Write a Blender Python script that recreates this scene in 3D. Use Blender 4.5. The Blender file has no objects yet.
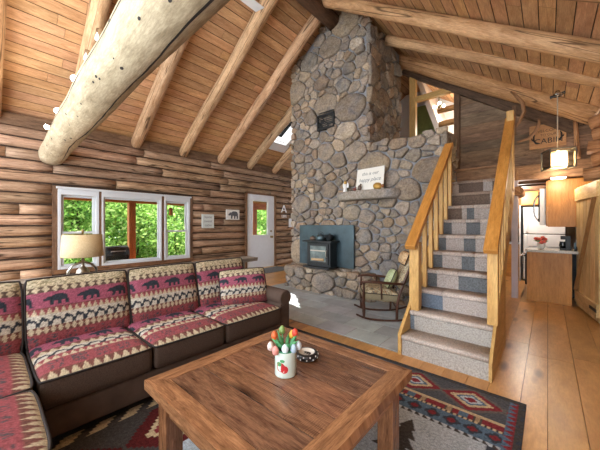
import bpy, bmesh, math, random
import numpy as np
from mathutils import Vector, Matrix, noise
random.seed(7)
R = random.Random(11)
SC = bpy.context.scene
COL = SC.collection
PI = math.pi

# ------------------------------------------------------------------ colour + material helpers
def lin(h):
    h = h.lstrip('#')
    out = []
    for i in (0, 2, 4):
        v = int(h[i:i+2], 16) / 255
        out.append(v / 12.92 if v <= .04045 else ((v + .055) / 1.055) ** 2.4)
    return tuple(out)

class NT:
    def __init__(s, name):
        s.m = bpy.data.materials.new(name); s.m.use_nodes = True
        s.t = s.m.node_tree; s.t.nodes.clear()
        s.out = s.n('ShaderNodeOutputMaterial')
        s.b = s.n('ShaderNodeBsdfPrincipled')
        s.l(s.b.outputs[0], s.out.inputs[0])
    def n(s, k, **kw):
        x = s.t.nodes.new(k)
        for a, v in kw.items(): setattr(x, a, v)
        return x
    def l(s, a, b): s.t.links.new(a, b)
    def ramp(s, src, stops, interp='LINEAR'):
        r = s.n('ShaderNodeValToRGB'); r.color_ramp.interpolation = interp
        e = r.color_ramp.elements
        while len(e) < len(stops): e.new(.5)
        for q, (p, c) in zip(e, stops): q.position = p; q.color = (*c, 1)
        s.l(src, r.inputs[0]); return r.outputs[0]
    def noise(s, vec, scale, detail=4, rough=.55, dist=0):
        x = s.n('ShaderNodeTexNoise'); x.inputs['Scale'].default_value = scale
        x.inputs['Detail'].default_value = detail; x.inputs['Roughness'].default_value = rough
        x.inputs['Distortion'].default_value = dist
        if vec is not None: s.l(vec, x.inputs['Vector'])
        return x.outputs['Fac']
    def mapped(s, src, scale):
        c = s.n('ShaderNodeMapping'); c.inputs['Scale'].default_value = scale
        s.l(src, c.inputs['Vector']); return c.outputs[0]
    def coord(s, which='UV'):
        return s.n('ShaderNodeTexCoord').outputs[which]
    def mix(s, a, b, fac=None, mode='MULTIPLY', f=1.0):
        x = s.n('ShaderNodeMix', data_type='RGBA', blend_type=mode)
        x.inputs[0].default_value = f
        if fac is not None: s.l(fac, x.inputs[0])
        for src, i in ((a, 6), (b, 7)):
            if isinstance(src, tuple): x.inputs[i].default_value = (*src, 1)
            else: s.l(src, x.inputs[i])
        return x.outputs[2]
    def tint(s):
        a = s.n('ShaderNodeAttribute', attribute_name='tint'); return a.outputs['Color']
    def bump(s, h, strength=.3, dist=.01):
        b = s.n('ShaderNodeBump'); b.inputs['Strength'].default_value = strength
        b.inputs['Distance'].default_value = dist
        s.l(h, b.inputs['Height']); s.l(b.outputs[0], s.b.inputs['Normal'])
    def rough(s, v, spec=None, metal=None):
        s.b.inputs['Roughness'].default_value = v
        if spec is not None: s.b.inputs['Specular IOR Level'].default_value = spec
        if metal is not None: s.b.inputs['Metallic'].default_value = metal
    def base(s, c):
        if isinstance(c, tuple): s.b.inputs['Base Color'].default_value = (*c, 1)
        else: s.l(c, s.b.inputs['Base Color'])

def wood(name, light, dark, rough=.55, grain=16, knots=.35, spec=.35, crack=False, bump=.25, contrast=1.0, fineamt=.6, saw=False, kscale=1.0, ksz=1.0, gx=1.0):
    m = NT(name); uv = m.coord()
    g = m.noise(m.mapped(uv, (2.3 * gx, grain, 1)), 1.6, 8, .68, .6)
    c = m.ramp(g, [(.5 - .2 / contrast, lin(dark)), (.5 + .16 / contrast, lin(light))])
    fine = m.noise(m.mapped(uv, (6, grain * 4, 1)), 2.4, 5, .75)
    c = m.mix(c, m.ramp(fine, [(.34, (.62, .6, .58)), (.6, (1.12, 1.12, 1.12))]), f=fineamt)
    blot = m.noise(m.mapped(uv, (.9, 2.5, 1)), 1.5, 3)
    c = m.mix(c, m.ramp(blot, [(.3, (.72, .68, .64)), (.65, (1.08, 1.06, 1.04))]), f=.8)
    if knots:
        v = m.n('ShaderNodeTexVoronoi'); v.inputs['Scale'].default_value = 1.0
        m.l(m.mapped(uv, (1.6 * kscale, 5.5 * kscale, 1)), v.inputs['Vector']); v.inputs['Randomness'].default_value = 1
        k = m.ramp(v.outputs['Distance'], [(.04 * ksz, (1, 1, 1)), (.13 * ksz, (0, 0, 0))])
        kk = m.n('ShaderNodeMath', operation='MULTIPLY'); m.l(k, kk.inputs[0]); kk.inputs[1].default_value = knots
        c = m.mix(c, tuple(x * .35 for x in lin(dark)), kk.outputs[0], 'MIX')
    if crack:
        w = m.noise(m.mapped(uv, (.35, 7, 1)), 1.0, 2, .5, .4)
        k = m.ramp(w, [(.485, (0, 0, 0)), (.497, (1, 1, 1)), (.503, (1, 1, 1)), (.515, (0, 0, 0))])
        c = m.mix(c, tuple(x * .3 for x in lin(dark)), k, 'MIX')
    if saw:                                        # curved saw marks across the boards
        wv = m.n('ShaderNodeTexWave', wave_type='BANDS', bands_direction='X'); wv.inputs['Scale'].default_value = 36; wv.inputs['Distortion'].default_value = 9; wv.inputs['Detail'].default_value = 3; wv.inputs['Detail Scale'].default_value = .6
        m.l(m.mapped(uv, (1, .45, 1)), wv.inputs['Vector'])
        msk = m.ramp(m.noise(m.mapped(uv, (2.2, 4, 1)), 1.3, 3), [(.46, (0, 0, 0)), (.66, (.8, .8, .8))])
        c = m.mix(c, m.ramp(wv.outputs['Fac'], [(.2, (.48, .46, .46)), (.6, (1.1, 1.1, 1.1))]), msk)
    c = m.mix(c, m.tint())
    m.base(c); m.rough(rough, spec); m.bump(g, bump, .006)
    return m.m

def plain(name, col, rough=.5, metal=0, spec=.5, var=.12, scale=12, bump=0, coat=0):
    m = NT(name)
    c = lin(col) if isinstance(col, str) else col
    n = m.noise(m.coord('Object'), scale, 4)
    m.base(m.ramp(n, [(.3, tuple(x * (1 - var) for x in c)), (.7, tuple(min(1, x * (1 + var)) for x in c))]))
    m.rough(rough, spec, metal)
    if bump: m.bump(n, bump, .005)
    if coat: m.b.inputs['Coat Weight'].default_value = coat
    return m.m

def tinted(name, rough=.85, scale=140, amt=.25, bump=.3, spec=.2, sheen=0):
    "surface whose own colours come from the pattern stored on the mesh, with a fine weave"
    m = NT(name)
    n = m.noise(m.coord('Object'), scale, 3)
    m.base(m.mix(m.tint(), m.ramp(n, [(.3, (1 - amt,) * 3), (.7, (1 + amt * .4,) * 3)])))
    m.rough(rough, spec); m.bump(n, bump, .003)
    if sheen: m.b.inputs['Sheen Weight'].default_value = sheen
    return m.m

def emit(name, col, strength):
    m = NT(name); m.base(lin(col)); m.b.inputs['Emission Color'].default_value = (*lin(col), 1)
    m.b.inputs['Emission Strength'].default_value = strength
    return m.m

def glass(name, tint=(1, 1, 1), refl=.06, rough=.0):
    m = NT(name); t = m.n('ShaderNodeBsdfTransparent'); t.inputs[0].default_value = (*tint, 1)
    g = m.n('ShaderNodeBsdfGlossy'); g.inputs['Roughness'].default_value = rough
    f = m.n('ShaderNodeFresnel'); f.inputs[0].default_value = 1.35
    x = m.n('ShaderNodeMixShader'); m.l(f.outputs[0], x.inputs[0])
    m.l(t.outputs[0], x.inputs[1]); m.l(g.outputs[0], x.inputs[2]); m.l(x.outputs[0], m.out.inputs[0])
    m.t.nodes.remove(m.b); return m.m

# ------------------------------------------------------------------ mesh builder
ORG = {}
class MB:
    def __init__(s): s.V = []; s.F = []; s.U = []; s.C = []; s.S = []; s.MI = []; s.mi = 0
    def face(s, idx, uv=None, col=(1, 1, 1), smooth=False):
        s.F.append(tuple(idx)); s.U.append(uv or [(0, 0)] * len(idx)); s.C.append(col); s.S.append(smooth); s.MI.append(s.mi)
    def v(s, p): s.V.append((p[0], p[1], p[2])); return len(s.V) - 1
    def box(s, lo, hi, col=(1, 1, 1), M=None, ax=None):
        lo, hi = Vector(lo), Vector(hi); d = hi - lo
        if ax is None: ax = max(range(3), key=lambda i: d[i])
        o = [a for a in range(3) if a != ax]; u0, v0 = R.random() * 60, R.random() * 60
        b = len(s.V); cs = []
        for i in range(8):
            p = Vector((hi.x if i & 1 else lo.x, hi.y if i & 2 else lo.y, hi.z if i & 4 else lo.z)); cs.append(p)
            s.V.append(tuple(M @ p) if M else tuple(p))
        for f in ((0, 2, 3, 1), (4, 5, 7, 6), (0, 1, 5, 4), (2, 6, 7, 3), (0, 4, 6, 2), (1, 3, 7, 5)):
            uv = []
            for i in f:
                q = cs[i] - lo; uv.append((u0 + q[ax], v0 + q[o[0]] + q[o[1]] * 1.01))
            s.face([b + i for i in f], uv, col)
        return s
    def beam(s, a, b, w, h, col=(1, 1, 1), up=(0, 0, 1)):
        "box of section w x h running from a to b"
        a, b = Vector(a), Vector(b); d = (b - a); L = d.length; d.normalize()
        x = d.cross(Vector(up))
        if x.length < 1e-4: x = Vector((1, 0, 0))
        x.normalize(); z = x.cross(d)
        M = Matrix(((d.x, x.x, z.x, a.x), (d.y, x.y, z.y, a.y), (d.z, x.z, z.z, a.z), (0, 0, 0, 1)))
        return s.box((0, -w / 2, -h / 2), (L, w / 2, h / 2), col, M, 0)
    def tube(s, pts, rad, n=12, col=(1, 1, 1), cap=True, wob=0, seed=0, closed=False):
        pts = [Vector(p) for p in pts]
        if not isinstance(rad, (list, tuple)): rad = [rad] * len(pts)
        m = len(pts); base = len(s.V); u = R.random() * 60; prev = None; us = []
        for i, p in enumerate(pts):
            if closed: t = pts[(i + 1) % m] - pts[i - 1]
            else: t = pts[min(i + 1, m - 1)] - pts[max(i - 1, 0)]
            t.normalize()
            if prev is None:
                x = t.cross(Vector((0, 0, 1)))
                if x.length < 1e-3: x = t.cross(Vector((1, 0, 0)))
            else: x = prev - t * prev.dot(t)
            x.normalize(); prev = x; y = t.cross(x)
            if i: u += (p - pts[i - 1]).length
            us.append(u)
            for k in range(n):
                a = 2 * PI * k / n; r = rad[i]
                if wob: r *= 1 + wob * noise.noise(Vector((math.cos(a) * .8 + seed * 7.3, math.sin(a) * .8, u * 1.4)))
                s.V.append(tuple(p + (x * math.cos(a) + y * math.sin(a)) * r))
        rr = max(rad)
        for i in range(m if closed else m - 1):
            j = (i + 1) % m
            for k in range(n):
                k2 = (k + 1) % n
                uv = [(us[i], k / n * 6.28 * rr), (us[i], (k + 1) / n * 6.28 * rr), (us[j] if j else us[i] + .02, (k + 1) / n * 6.28 * rr), (us[j] if j else us[i] + .02, k / n * 6.28 * rr)]
                s.face((base + i * n + k, base + i * n + k2, base + j * n + k2, base + j * n + k), uv, col, True)
        if cap and not closed:
            for i, rev in ((0, True), (m - 1, False)):
                r = [base + i * n + k for k in range(n)]
                if rev: r.reverse()
                s.face(r, [(k * .01, math.cos(k) * .1) for k in range(n)], col)
        return s
    def lathe(s, prof, c=(0, 0, 0), n=20, col=(1, 1, 1), M=None, cols=None):
        base = len(s.V); c = Vector(c)
        for (r, z) in prof:
            for k in range(n):
                a = 2 * PI * k / n; p = Vector((r * math.cos(a), r * math.sin(a), z))
                s.V.append(tuple((M @ p if M else p) + c))
        for i in range(len(prof) - 1):
            for k in range(n):
                k2 = (k + 1) % n
                s.face((base + i * n + k, base + i * n + k2, base + (i + 1) * n + k2, base + (i + 1) * n + k),
                       [(k / n, prof[i][1]), ((k + 1) / n, prof[i][1]), ((k + 1) / n, prof[i + 1][1]), (k / n, prof[i + 1][1])],
                       cols[i] if cols else col, True)
        for i, rev in ((0, True), (len(prof) - 1, False)):
            if prof[i][0] > 1e-5:
                r = [base + i * n + k for k in range(n)]
                if rev: r.reverse()
                s.face(r, None, cols[min(i, len(cols) - 1)] if cols else col)
        return s
    def ball(s, c, r, n=12, m=8, col=(1, 1, 1), M=None, lump=0, seed=0):
        r = Vector(r) if not isinstance(r, (int, float)) else Vector((r, r, r)); c = Vector(c); base = len(s.V)
        for i in range(m + 1):
            t = PI * i / m
            for k in range(n):
                a = 2 * PI * k / n; d = Vector((math.sin(t) * math.cos(a), math.sin(t) * math.sin(a), -math.cos(t)))
                q = 1 + (lump * noise.noise(d * 1.3 + Vector((seed * 3.7, 0, 0))) if lump else 0)
                p = Vector((d.x * r.x, d.y * r.y, d.z * r.z)) * q
                s.V.append(tuple((M @ p if M else p) + c))
        for i in range(m):
            for k in range(n):
                k2 = (k + 1) % n
                s.face((base + i * n + k, base + i * n + k2, base + (i + 1) * n + k2, base + (i + 1) * n + k), None, col, True)
        return s
    def prism(s, poly, fn, d0, d1, col=(1, 1, 1)):
        "poly: 2-D outline (counter-clockwise seen from the d1 side); fn(a,b,d) -> 3-D point"
        n = len(poly); b = len(s.V)
        for d in (d0, d1):
            for a, c in poly: s.V.append(tuple(fn(a, c, d)))
        s.face([b + n + i for i in range(n)], [(p[0], p[1]) for p in poly], col)
        s.face([b + i for i in reversed(range(n))], [(p[0], p[1]) for p in reversed(poly)], col)
        for i in range(n):
            j = (i + 1) % n
            s.face((b + i, b + j, b + n + j, b + n + i), [(poly[i][0], poly[i][1]), (poly[j][0], poly[j][1]), (poly[j][0], poly[j][1] + .02), (poly[i][0], poly[i][1] + .02)], col)
        return s
    def quad(s, a, b, c, d, col=(1, 1, 1)):
        k = len(s.V); s.V += [tuple(a), tuple(b), tuple(c), tuple(d)]
        s.face((k, k + 1, k + 2, k + 3), [(0, 0), (1, 0), (1, 1), (0, 1)], col); return s
    def build(s, name, mat, parent=None, bevel=0, subsurf=0, flat=False):
        o0 = Vector(ORG.get(parent, (0, 0, 0))) if parent else Vector((0, 0, 0))
        me = bpy.data.meshes.new(name)
        V = np.array(s.V, dtype=np.float64) - np.array(o0)
        me.from_pydata(V.tolist(), [], s.F)
        for mm in (mat if isinstance(mat, (list, tuple)) else [mat]): me.materials.append(mm)
        uv = me.uv_layers.new(name='UVMap')
        uv.data.foreach_set('uv', np.array([c for f in s.U for q in f for c in q], dtype=np.float32))
        ca = me.color_attributes.new('tint', 'FLOAT_COLOR', 'CORNER')
        cc = []
        for f, c in zip(s.F, s.C):
            if isinstance(c, list):
                for q in c: cc += [*q, 1.0]
            else: cc += [*c, 1.0] * len(f)
        ca.data.foreach_set('color', np.array(cc, dtype=np.float32))
        me.polygons.foreach_set('use_smooth', [bool(x) and not flat for x in s.S])
        me.polygons.foreach_set('material_index', s.MI)
        me.update()
        o = bpy.data.objects.new(name, me); COL.objects.link(o)
        if parent: o.parent = parent; ORG[o] = tuple(o0)
        else: ORG[o] = (0, 0, 0)
        if bevel:
            b = o.modifiers.new('edge', 'BEVEL'); b.width = bevel; b.segments = 2; b.limit_method = 'ANGLE'
        if subsurf:
            q = o.modifiers.new('sub', 'SUBSURF'); q.levels = subsurf; q.render_levels = subsurf
        return o

def tag(o, label=None, cat=None, group=None, kind=None):
    if label: o['label'] = label
    if cat: o['category'] = cat
    if group: o['group'] = group
    if kind: o['kind'] = kind
    return o
def empty(name, loc, label=None, cat=None, group=None, kind=None):
    o = bpy.data.objects.new(name, None); o.location = loc; o.empty_display_size = .1
    COL.objects.link(o); ORG[o] = tuple(loc)
    return tag(o, label, cat, group, kind)
def struct(o): o['kind'] = 'structure'; return o
def sh(lo=.85, hi=1.12, w=.04):
    k = R.uniform(lo, hi); return (k * R.uniform(1 - w, 1 + w), k, k * R.uniform(1 - w, 1 + w))
def text_mesh(name, body, size, mat, parent, M, extrude=.001, spacing=1.0, shear=0):
    cu = bpy.data.curves.new(name, 'FONT'); cu.body = body; cu.size = size; cu.extrude = extrude
    cu.align_x = 'CENTER'; cu.align_y = 'CENTER'; cu.space_character = spacing; cu.shear = shear
    to = bpy.data.objects.new('tmp_text', cu); COL.objects.link(to)
    bpy.context.view_layer.update()
    me = bpy.data.meshes.new_from_object(to.evaluated_get(bpy.context.evaluated_depsgraph_get()))
    bpy.data.objects.remove(to); bpy.data.curves.remove(cu)
    me.transform(Matrix.Translation(-Vector(ORG.get(parent, (0, 0, 0)))) @ M)
    me.materials.clear(); me.materials.append(mat)
    o = bpy.data.objects.new(name, me); COL.objects.link(o); o.parent = parent; ORG[o] = ORG.get(parent, (0, 0, 0))
    return o

# ------------------------------------------------------------------ materials
M = {}
M['wall_log'] = wood('wall_log_wood', '#ccae92', '#856953', .75, 18, .45, .2, crack=True, bump=.5, fineamt=.8)
M['chink'] = plain('log_joint_dark', '#3a2b20', .95)
M['board'] = wood('roof_board_pine', '#dbb48a', '#b58860', .6, 14, .5, .3, fineamt=.7)
M['rafter'] = wood('rafter_log', '#e0c09a', '#ae865f', .65, 12, .5, .3, crack=True, fineamt=.75)
M['beam'] = wood('tie_beam_log', '#c6baa0', '#93866c', .7, 9, .8, .25, bump=.4, fineamt=.75, kscale=.8)
M['ridge'] = wood('ridge_log', '#6f5644', '#4a382c', .8, 12, .3, .2)
M['floor'] = wood('floor_pine', '#d3a165', '#bd8a50', .3, 7, .95, .4, bump=.06, fineamt=.35, kscale=1.15, ksz=1.9)
M['plank'] = wood('old_plank', '#a68a70', '#624e3e', .7, 12, .3, .25, fineamt=.8)
M['rail'] = wood('rail_pine', '#d3994f', '#b0752f', .45, 14, .3, .4, bump=.1)
M['newel'] = wood('post_pine', '#dcb673', '#bd9050', .5, 12, .25, .4, bump=.1)
M['pine'] = wood('door_pine', '#ebd2a0', '#d0ab70', .5, 10, .4, .4, bump=.1)
M['cab'] = wood('cabinet_oak', '#d39a52', '#b97f3e', .42, 22, 0, .4, bump=.05)
M['table'] = wood('rustic_table_wood', '#a27556', '#56372a', .22, 20, .95, .5, bump=.14, fineamt=.9, saw=True, kscale=1.0, ksz=1.7, gx=1.8)
M['tableframe'] = wood('rustic_table_frame', '#a77c5a', '#67462f', .24, 20, .6, .5, bump=.14, fineamt=1.0, gx=1.6)
M['darkwood'] = wood('dark_stained_wood', '#5a3523', '#2d1a12', .35, 20, 0, .5, bump=.05)
M['greylog'] = wood('weathered_plank', '#a39a90', '#6f665c', .7, 14, .2, .2)
M['porch'] = wood('porch_cedar', '#b5713f', '#7d4826', .6, 14, .2, .3)
M['white'] = plain('white_paint', '#e6e8ea', .4, var=.03)
M['sash'] = plain('white_vinyl', '#c4c8cc', .35, var=.02)
M['glass'] = glass('window_glass')
M['metal'] = plain('brushed_metal', '#b9b4aa', .3, 1, var=.05)
M['chrome'] = plain('chrome_metal', '#cfd3d8', .15, 1, var=.03)
M['black'] = plain('black_iron', '#1f2427', .45, .2, var=.2)
M['dark'] = plain('dark_matte', '#25211f', .8, var=.2)
M['gilt'] = plain('aged_brass', '#8c7a55', .35, .9, var=.1)
M['suede'] = plain('brown_suede', '#54443b', .8, var=.22, scale=9, bump=.15, spec=.25)
M['piping'] = plain('dark_piping', '#231c1a', .7)
M['weave'] = tinted('woven_upholstery', .85, 160, .3, .3)
M['rug'] = tinted('woven_rug', .95, 190, .45, .6, .1)
M['carpet'] = tinted('stair_carpet', 1.0, 90, .4, .8, .05)
M['paper'] = tinted('printed_surface', .6, 60, .06, .02)
M['foliage'] = None

def stone_mat(name, rough=.8):
    m = NT(name); o = m.coord('Object')
    n = m.noise(o, 7, 8, .65, .4); n2 = m.noise(o, 34, 6, .7)
    c = m.mix(m.tint(), m.ramp(n, [(.3, (.55, .53, .52)), (.5, (.95, .94, .93)), (.72, (1.35, 1.32, 1.28))]))
    mo = m.noise(o, 3.1, 5, .6, .8); c = m.mix(c, m.ramp(mo, [(.33, lin('#6f7278')), (.47, lin('#a89c8c')), (.56, lin('#ab9a80')), (.68, lin('#7a756e'))]), None, 'MIX', .38)
    c = m.mix(c, m.ramp(n2, [(.35, (.6, .58, .56)), (.6, (1.12, 1.12, 1.12))]))
    m.base(c); m.rough(rough, .25)
    a = m.n('ShaderNodeMath', operation='ADD'); m.l(n, a.inputs[0]); m.l(n2, a.inputs[1])
    m.bump(a.outputs[0], .7, .02); return m.m
M['stone'] = stone_mat('field_stone')
M['mortar'] = plain('grey_mortar', '#84868b', .95, var=.2, scale=20, bump=.5)
M['slate'] = NT('slate_tile')
def _slate():
    m = M['slate']; o = m.coord('Object'); n = m.noise(o, 3.5, 6, .6, .5)
    c = m.mix(m.tint(), m.ramp(n, [(.3, (.72, .72, .73)), (.7, (1.15, 1.14, 1.12))]))
    m.base(c); m.rough(.33, .5); m.bump(n, .25, .01); M['slate'] = m.m
_slate()
M['grout'] = plain('tile_grout', '#8b8a87', .9)
# ------------------------------------------------------------------ room shell
WE = -6.0
NW = 5.85                                   # plane of the plank wall at the head of the stairs
def zW(e): return 6.92 + .667 * e           # underside of the west roof boards
def zE(e): return 3.13 - .667 * e           # underside of the east roof boards
RE = -2.842                                 # ridge

# floor: long pine planks running north
mb = MB(); x = -6.2
while x < 1.5:
    w = R.choice((.14, .17, .19)); y = -1.7 - R.random() * 2
    while y < 9.6:
        L = R.uniform(1.8, 3.6); k = sh(.86, 1.1, .03)
        mb.box((x + .0015, max(y, -1.7) + .001, -.03), (x + w - .0015, min(y + L, 9.6) - .001, 0), k, ax=1)
        y += L
    x += w
mb.mi = 1; mb.box((-6.2, -1.7, -.06), (1.6, 9.6, -.031), (1, 1, 1)); mb.mi = 0
struct(mb.build('floor', [M['floor'], M['chink']]))

# slate tiles in front of the chimney
mb = MB(); ty = 2.575; row = 0
TE0, TE1 = -4.05, -1.045
while ty < 4.3:
    th = .29; tx = TE0 - (row % 2) * .2
    while tx < TE1:
        a, b = max(tx, TE0) + .004, min(tx + .40, TE1) - .004
        if b - a > .03:
            g = R.uniform(.42, .58); c = (g * R.uniform(.86, .97), g, g * R.uniform(1.0, 1.1))
            mb.box((a, ty + .004, .001), (b, min(ty + th, 4.4) - .004, .010 + R.random() * .001), c)
        tx += .40
    ty += th; row += 1
mb.mi = 1; mb.box((TE0, 2.575, .0005), (TE1, 4.4, .007)); 
struct(mb.build('floor_tile', [M['slate'], M['grout']]))

# west wall: stacked logs, cut round the windows and the door
OPEN = [(.735, 3.115, .40, 1.83), (4.60, 5.71, -1, 2.085)]
mb = MB(); P = .17
for r in range(-0, 17):
    z0 = r * P; zc = z0 + P / 2
    y = -1.7 - R.random() * 1.5; cuts = [-1.7]
    while y < 9.5: y += R.uniform(1.3, 3.2); cuts.append(min(y, 9.5))
    segs = [(a, b) for a, b in zip(cuts[:-1], cuts[1:]) if b > -1.7 and b - a > .05]
    for (oa, ob, oz0, oz1) in OPEN:
        if zc > oz0 and zc < oz1:
            n = []
            for a, b in segs:
                if b <= oa or a >= ob: n.append((a, b)); continue
                if a < oa: n.append((a, oa))
                if b > ob: n.append((ob, b))
            segs = n
    for a, b in segs:
        k = R.uniform(.72, 1.05)
        col = (k * R.uniform(.97, 1.06), k, k * R.uniform(.92, 1.05)); n = max(2, int((b - a) / .22)); sd = R.random() * 50
        u0 = R.random() * 60; base = len(mb.V); prof = []
        for q in range(8):
            t = -1.35 + 2.7 * q / 7; prof.append((math.cos(t) * .10 - .045, math.sin(t) * P * .50))
        for i in range(n + 1):
            yy = a + .002 + (b - a - .004) * i / n
            for q, (dx, dz) in enumerate(prof):
                f = 1 + .3 * noise.noise(Vector((yy * 1.6, q * .5, sd))); e = .006 * noise.noise(Vector((yy * 2.5, sd, 3)))
                mb.V.append((WE - .075 + .03 + dx * f, yy, zc + dz * .985 + e))
        for i in range(n):
            for q in range(7):
                uv = [(u0 + (b - a) * (i + di) / n, u0 * .37 + (q + dq) * .035) for di, dq in ((0, 0), (0, 1), (1, 1), (1, 0))]
                uv = [uv[0], uv[3], uv[2], uv[1]]
                mb.face((base + i * 8 + q, base + (i + 1) * 8 + q, base + (i + 1) * 8 + q + 1, base + i * 8 + q + 1), uv, col, True)
        for i, rv in ((0, 0), (n, 1)):
            f = [base + i * 8 + q for q in range(8)]
            if rv: f.reverse()
            mb.face(f, [(u0, q * .03) for q in range(8)], (k * .6,) * 3)
mb.mi = 1                                   # the wall behind the joints
def wallbox(y0, y1, z0, z1): mb.box((WE - .2, y0, z0), (WE - .045, y1, z1))
wallbox(-1.7, .735, 0, 2.9); wallbox(.735, 3.115, 0, .40); wallbox(.735, 3.115, 1.83, 2.9); wallbox(3.115, 4.6, 0, 2.9)
wallbox(4.6, 5.71, 2.085, 2.9); wallbox(5.71, 9.5, 0, 2.9)
struct(mb.build('wall_west', [M['wall_log'], M['chink']]))
# square timber plate on top of the west wall
mb = MB(); y = -1.7
for y0, y1 in ((-1.7, 2.2), (2.2, 5.1), (5.1, 9.5)): mb.box((WE - .13, y0, 2.70), (WE + .02, y1 - .004, 2.88), (.75, .7, .68))
struct(mb.build('trim_1', M['plank']))

# far walls (north of kitchen and hall), east wall, kept plain where hardly seen
mb = MB(); mb.box((-6.2, 9.5, 0), (.7, 9.65, .3)); mb.box((-6.2, 9.5, 2.4), (.7, 9.65, 5.2)); mb.box((-6.2, 9.5, .3), (-5.9, 9.65, 2.4)); mb.box((-4.0, 9.5, .3), (.7, 9.65, 2.4)); struct(mb.build('wall_north_far', plain('cream_wall', '#d9cdb4', .8, var=.05)))
mb = MB()
for a in (-5.9, -4.98, -4.06): mb.box((a, 9.53, .3), (a + .06, 9.6, 2.4))
for z in (.3, 2.34): mb.box((-5.84, 9.53, z), (-4.06, 9.6, z + .06))
w5 = struct(mb.build('window_5', M['sash']))  # unseen window, added to let sky light onto the west wall and door
for a in (-5.84, -4.92): q = MB(); q.box((a, 9.56, .36), (a + .86, 9.565, 2.34)); q.build('pane', M['glass'], w5)
mb = MB()
for r in range(15): mb.box((.52, 4.86, r * .17), (.66, 9.5, r * .17 + .166), sh(.5, .8))
struct(mb.build('wall_east', M['plank']))
mb = MB()
for r in range(18): mb.tube([(1.5, -1.7, r * .17 + .085), (1.5, 4.85, r * .17 + .085)], .1, 8, sh(.8, 1.1), seed=r)
for r in range(15): mb.tube([(.6, 4.95, r * .17 + .085), (1.5, 4.95, r * .17 + .085)], .09, 8, sh(.8, 1.1), seed=r)
struct(mb.build('wall_east_log', M['wall_log']))

# ceiling boards, both slopes, boards run north
SKY = (4.88, 5.46, -5.36, -4.36)
mb = MB()
def slope(fe, e0, e1, skylight):
    L = abs(e1 - e0) / math.cos(math.atan(.667)); s = 0; sg = 1 if e1 > e0 else -1
    while s < L:
        w = .145; ea, eb = e0 + sg * s * .832, e0 + sg * min(s + w - .009, L) * .832
        y = -1.7 - R.random() * 2
        while y < 9.5:
            ln = R.uniform(.7, 3.2); pieces = [(max(y, -1.7), min(y + ln, 9.5) - .003)]
            if skylight and max(ea, eb) > SKY[2] and min(ea, eb) < SKY[3]:
                n = []
                for a, b in pieces:
                    if b <= SKY[0] or a >= SKY[1]: n.append((a, b))
                    else:
                        if a < SKY[0]: n.append((a, SKY[0]))
                        if b > SKY[1]: n.append((SKY[1], b))
                pieces = n
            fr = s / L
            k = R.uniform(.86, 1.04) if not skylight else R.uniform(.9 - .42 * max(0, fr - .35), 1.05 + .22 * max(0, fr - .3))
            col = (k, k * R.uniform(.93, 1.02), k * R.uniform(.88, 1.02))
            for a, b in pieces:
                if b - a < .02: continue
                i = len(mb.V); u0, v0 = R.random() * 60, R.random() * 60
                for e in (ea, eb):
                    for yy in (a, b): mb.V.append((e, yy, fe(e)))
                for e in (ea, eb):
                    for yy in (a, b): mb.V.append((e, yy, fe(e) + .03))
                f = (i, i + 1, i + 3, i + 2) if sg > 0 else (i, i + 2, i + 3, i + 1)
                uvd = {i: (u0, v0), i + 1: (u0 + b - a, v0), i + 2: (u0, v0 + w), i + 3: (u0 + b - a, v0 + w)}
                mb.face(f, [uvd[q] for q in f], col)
                for q in ((i, i + 1, i + 5, i + 4), (i + 2, i + 3, i + 7, i + 6), (i, i + 2, i + 6, i + 4), (i + 1, i + 3, i + 7, i + 5)): mb.face(q, None, (.3, .3, .3))
            y += ln
        s += w
slope(zW, -6.05, RE, True); slope(zE, 1.5, RE, False)
mb.mi = 1
def deck(fe, e0, e1, y0, y1):
    i = len(mb.V)
    for d in (.031, .1):
        for e, y in ((e0, y0), (e1, y0), (e1, y1), (e0, y1)): mb.V.append((e, y, fe(e) + d))
    for f in ((0, 1, 2, 3), (7, 6, 5, 4), (0, 4, 5, 1), (1, 5, 6, 2), (2, 6, 7, 3), (3, 7, 4, 0)): mb.face([i + q for q in f])
deck(zW, -6.6, SKY[2], -1.7, 9.6); deck(zW, SKY[3], RE, -1.7, 9.6); deck(zW, SKY[2], SKY[3], -1.7, SKY[0]); deck(zW, SKY[2], SKY[3], SKY[1], 9.6)
deck(zE, RE, 1.7, -1.7, 9.6)
struct(mb.build('ceiling', [M['board'], M['chink']]))

# skylight: white lined shaft through the west slope
mb = MB()
def skb(e0, e1, y0, y1, d0, d1):
    i = len(mb.V)
    for d in (d0, d1):
        for e, y in ((e0, y0), (e1, y0), (e1, y1), (e0, y1)): mb.V.append((e - d * .555, y, zW(e) + d * .832))
    for f in ((3, 2, 1, 0), (4, 5, 6, 7), (0, 1, 5, 4), (1, 2, 6, 5), (2, 3, 7, 6), (3, 0, 4, 7)): mb.face([i + q for q in f])
y0, y1, e0, e1 = SKY
skb(e0, e1, y0, y0 + .04, -.01, .3); skb(e0, e1, y1 - .04, y1, -.01, .3)
skb(e0, e0 + .04, y0, y1, -.01, .3); skb(e1 - .04, e1, y0, y1, -.01, .3)
skb(e0 - .17, e0 + .04, y0 - .1, y1 + .1, -.028, -.002); skb(e1 - .04, e1 + .17, y0 - .1, y1 + .1, -.028, -.002); skb(e0, e1, y0 - .06, y0 + .04, -.028, -.002); skb(e0, e1, y1 - .04, y1 + .06, -.028, -.002)
sk = struct(mb.build('window_4', M['white']))
mb = MB(); skb(e0 + .02, e1 - .02, y0 + .02, y1 - .02, .27, .272); mb.build('pane', M['glass'], sk)

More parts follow.
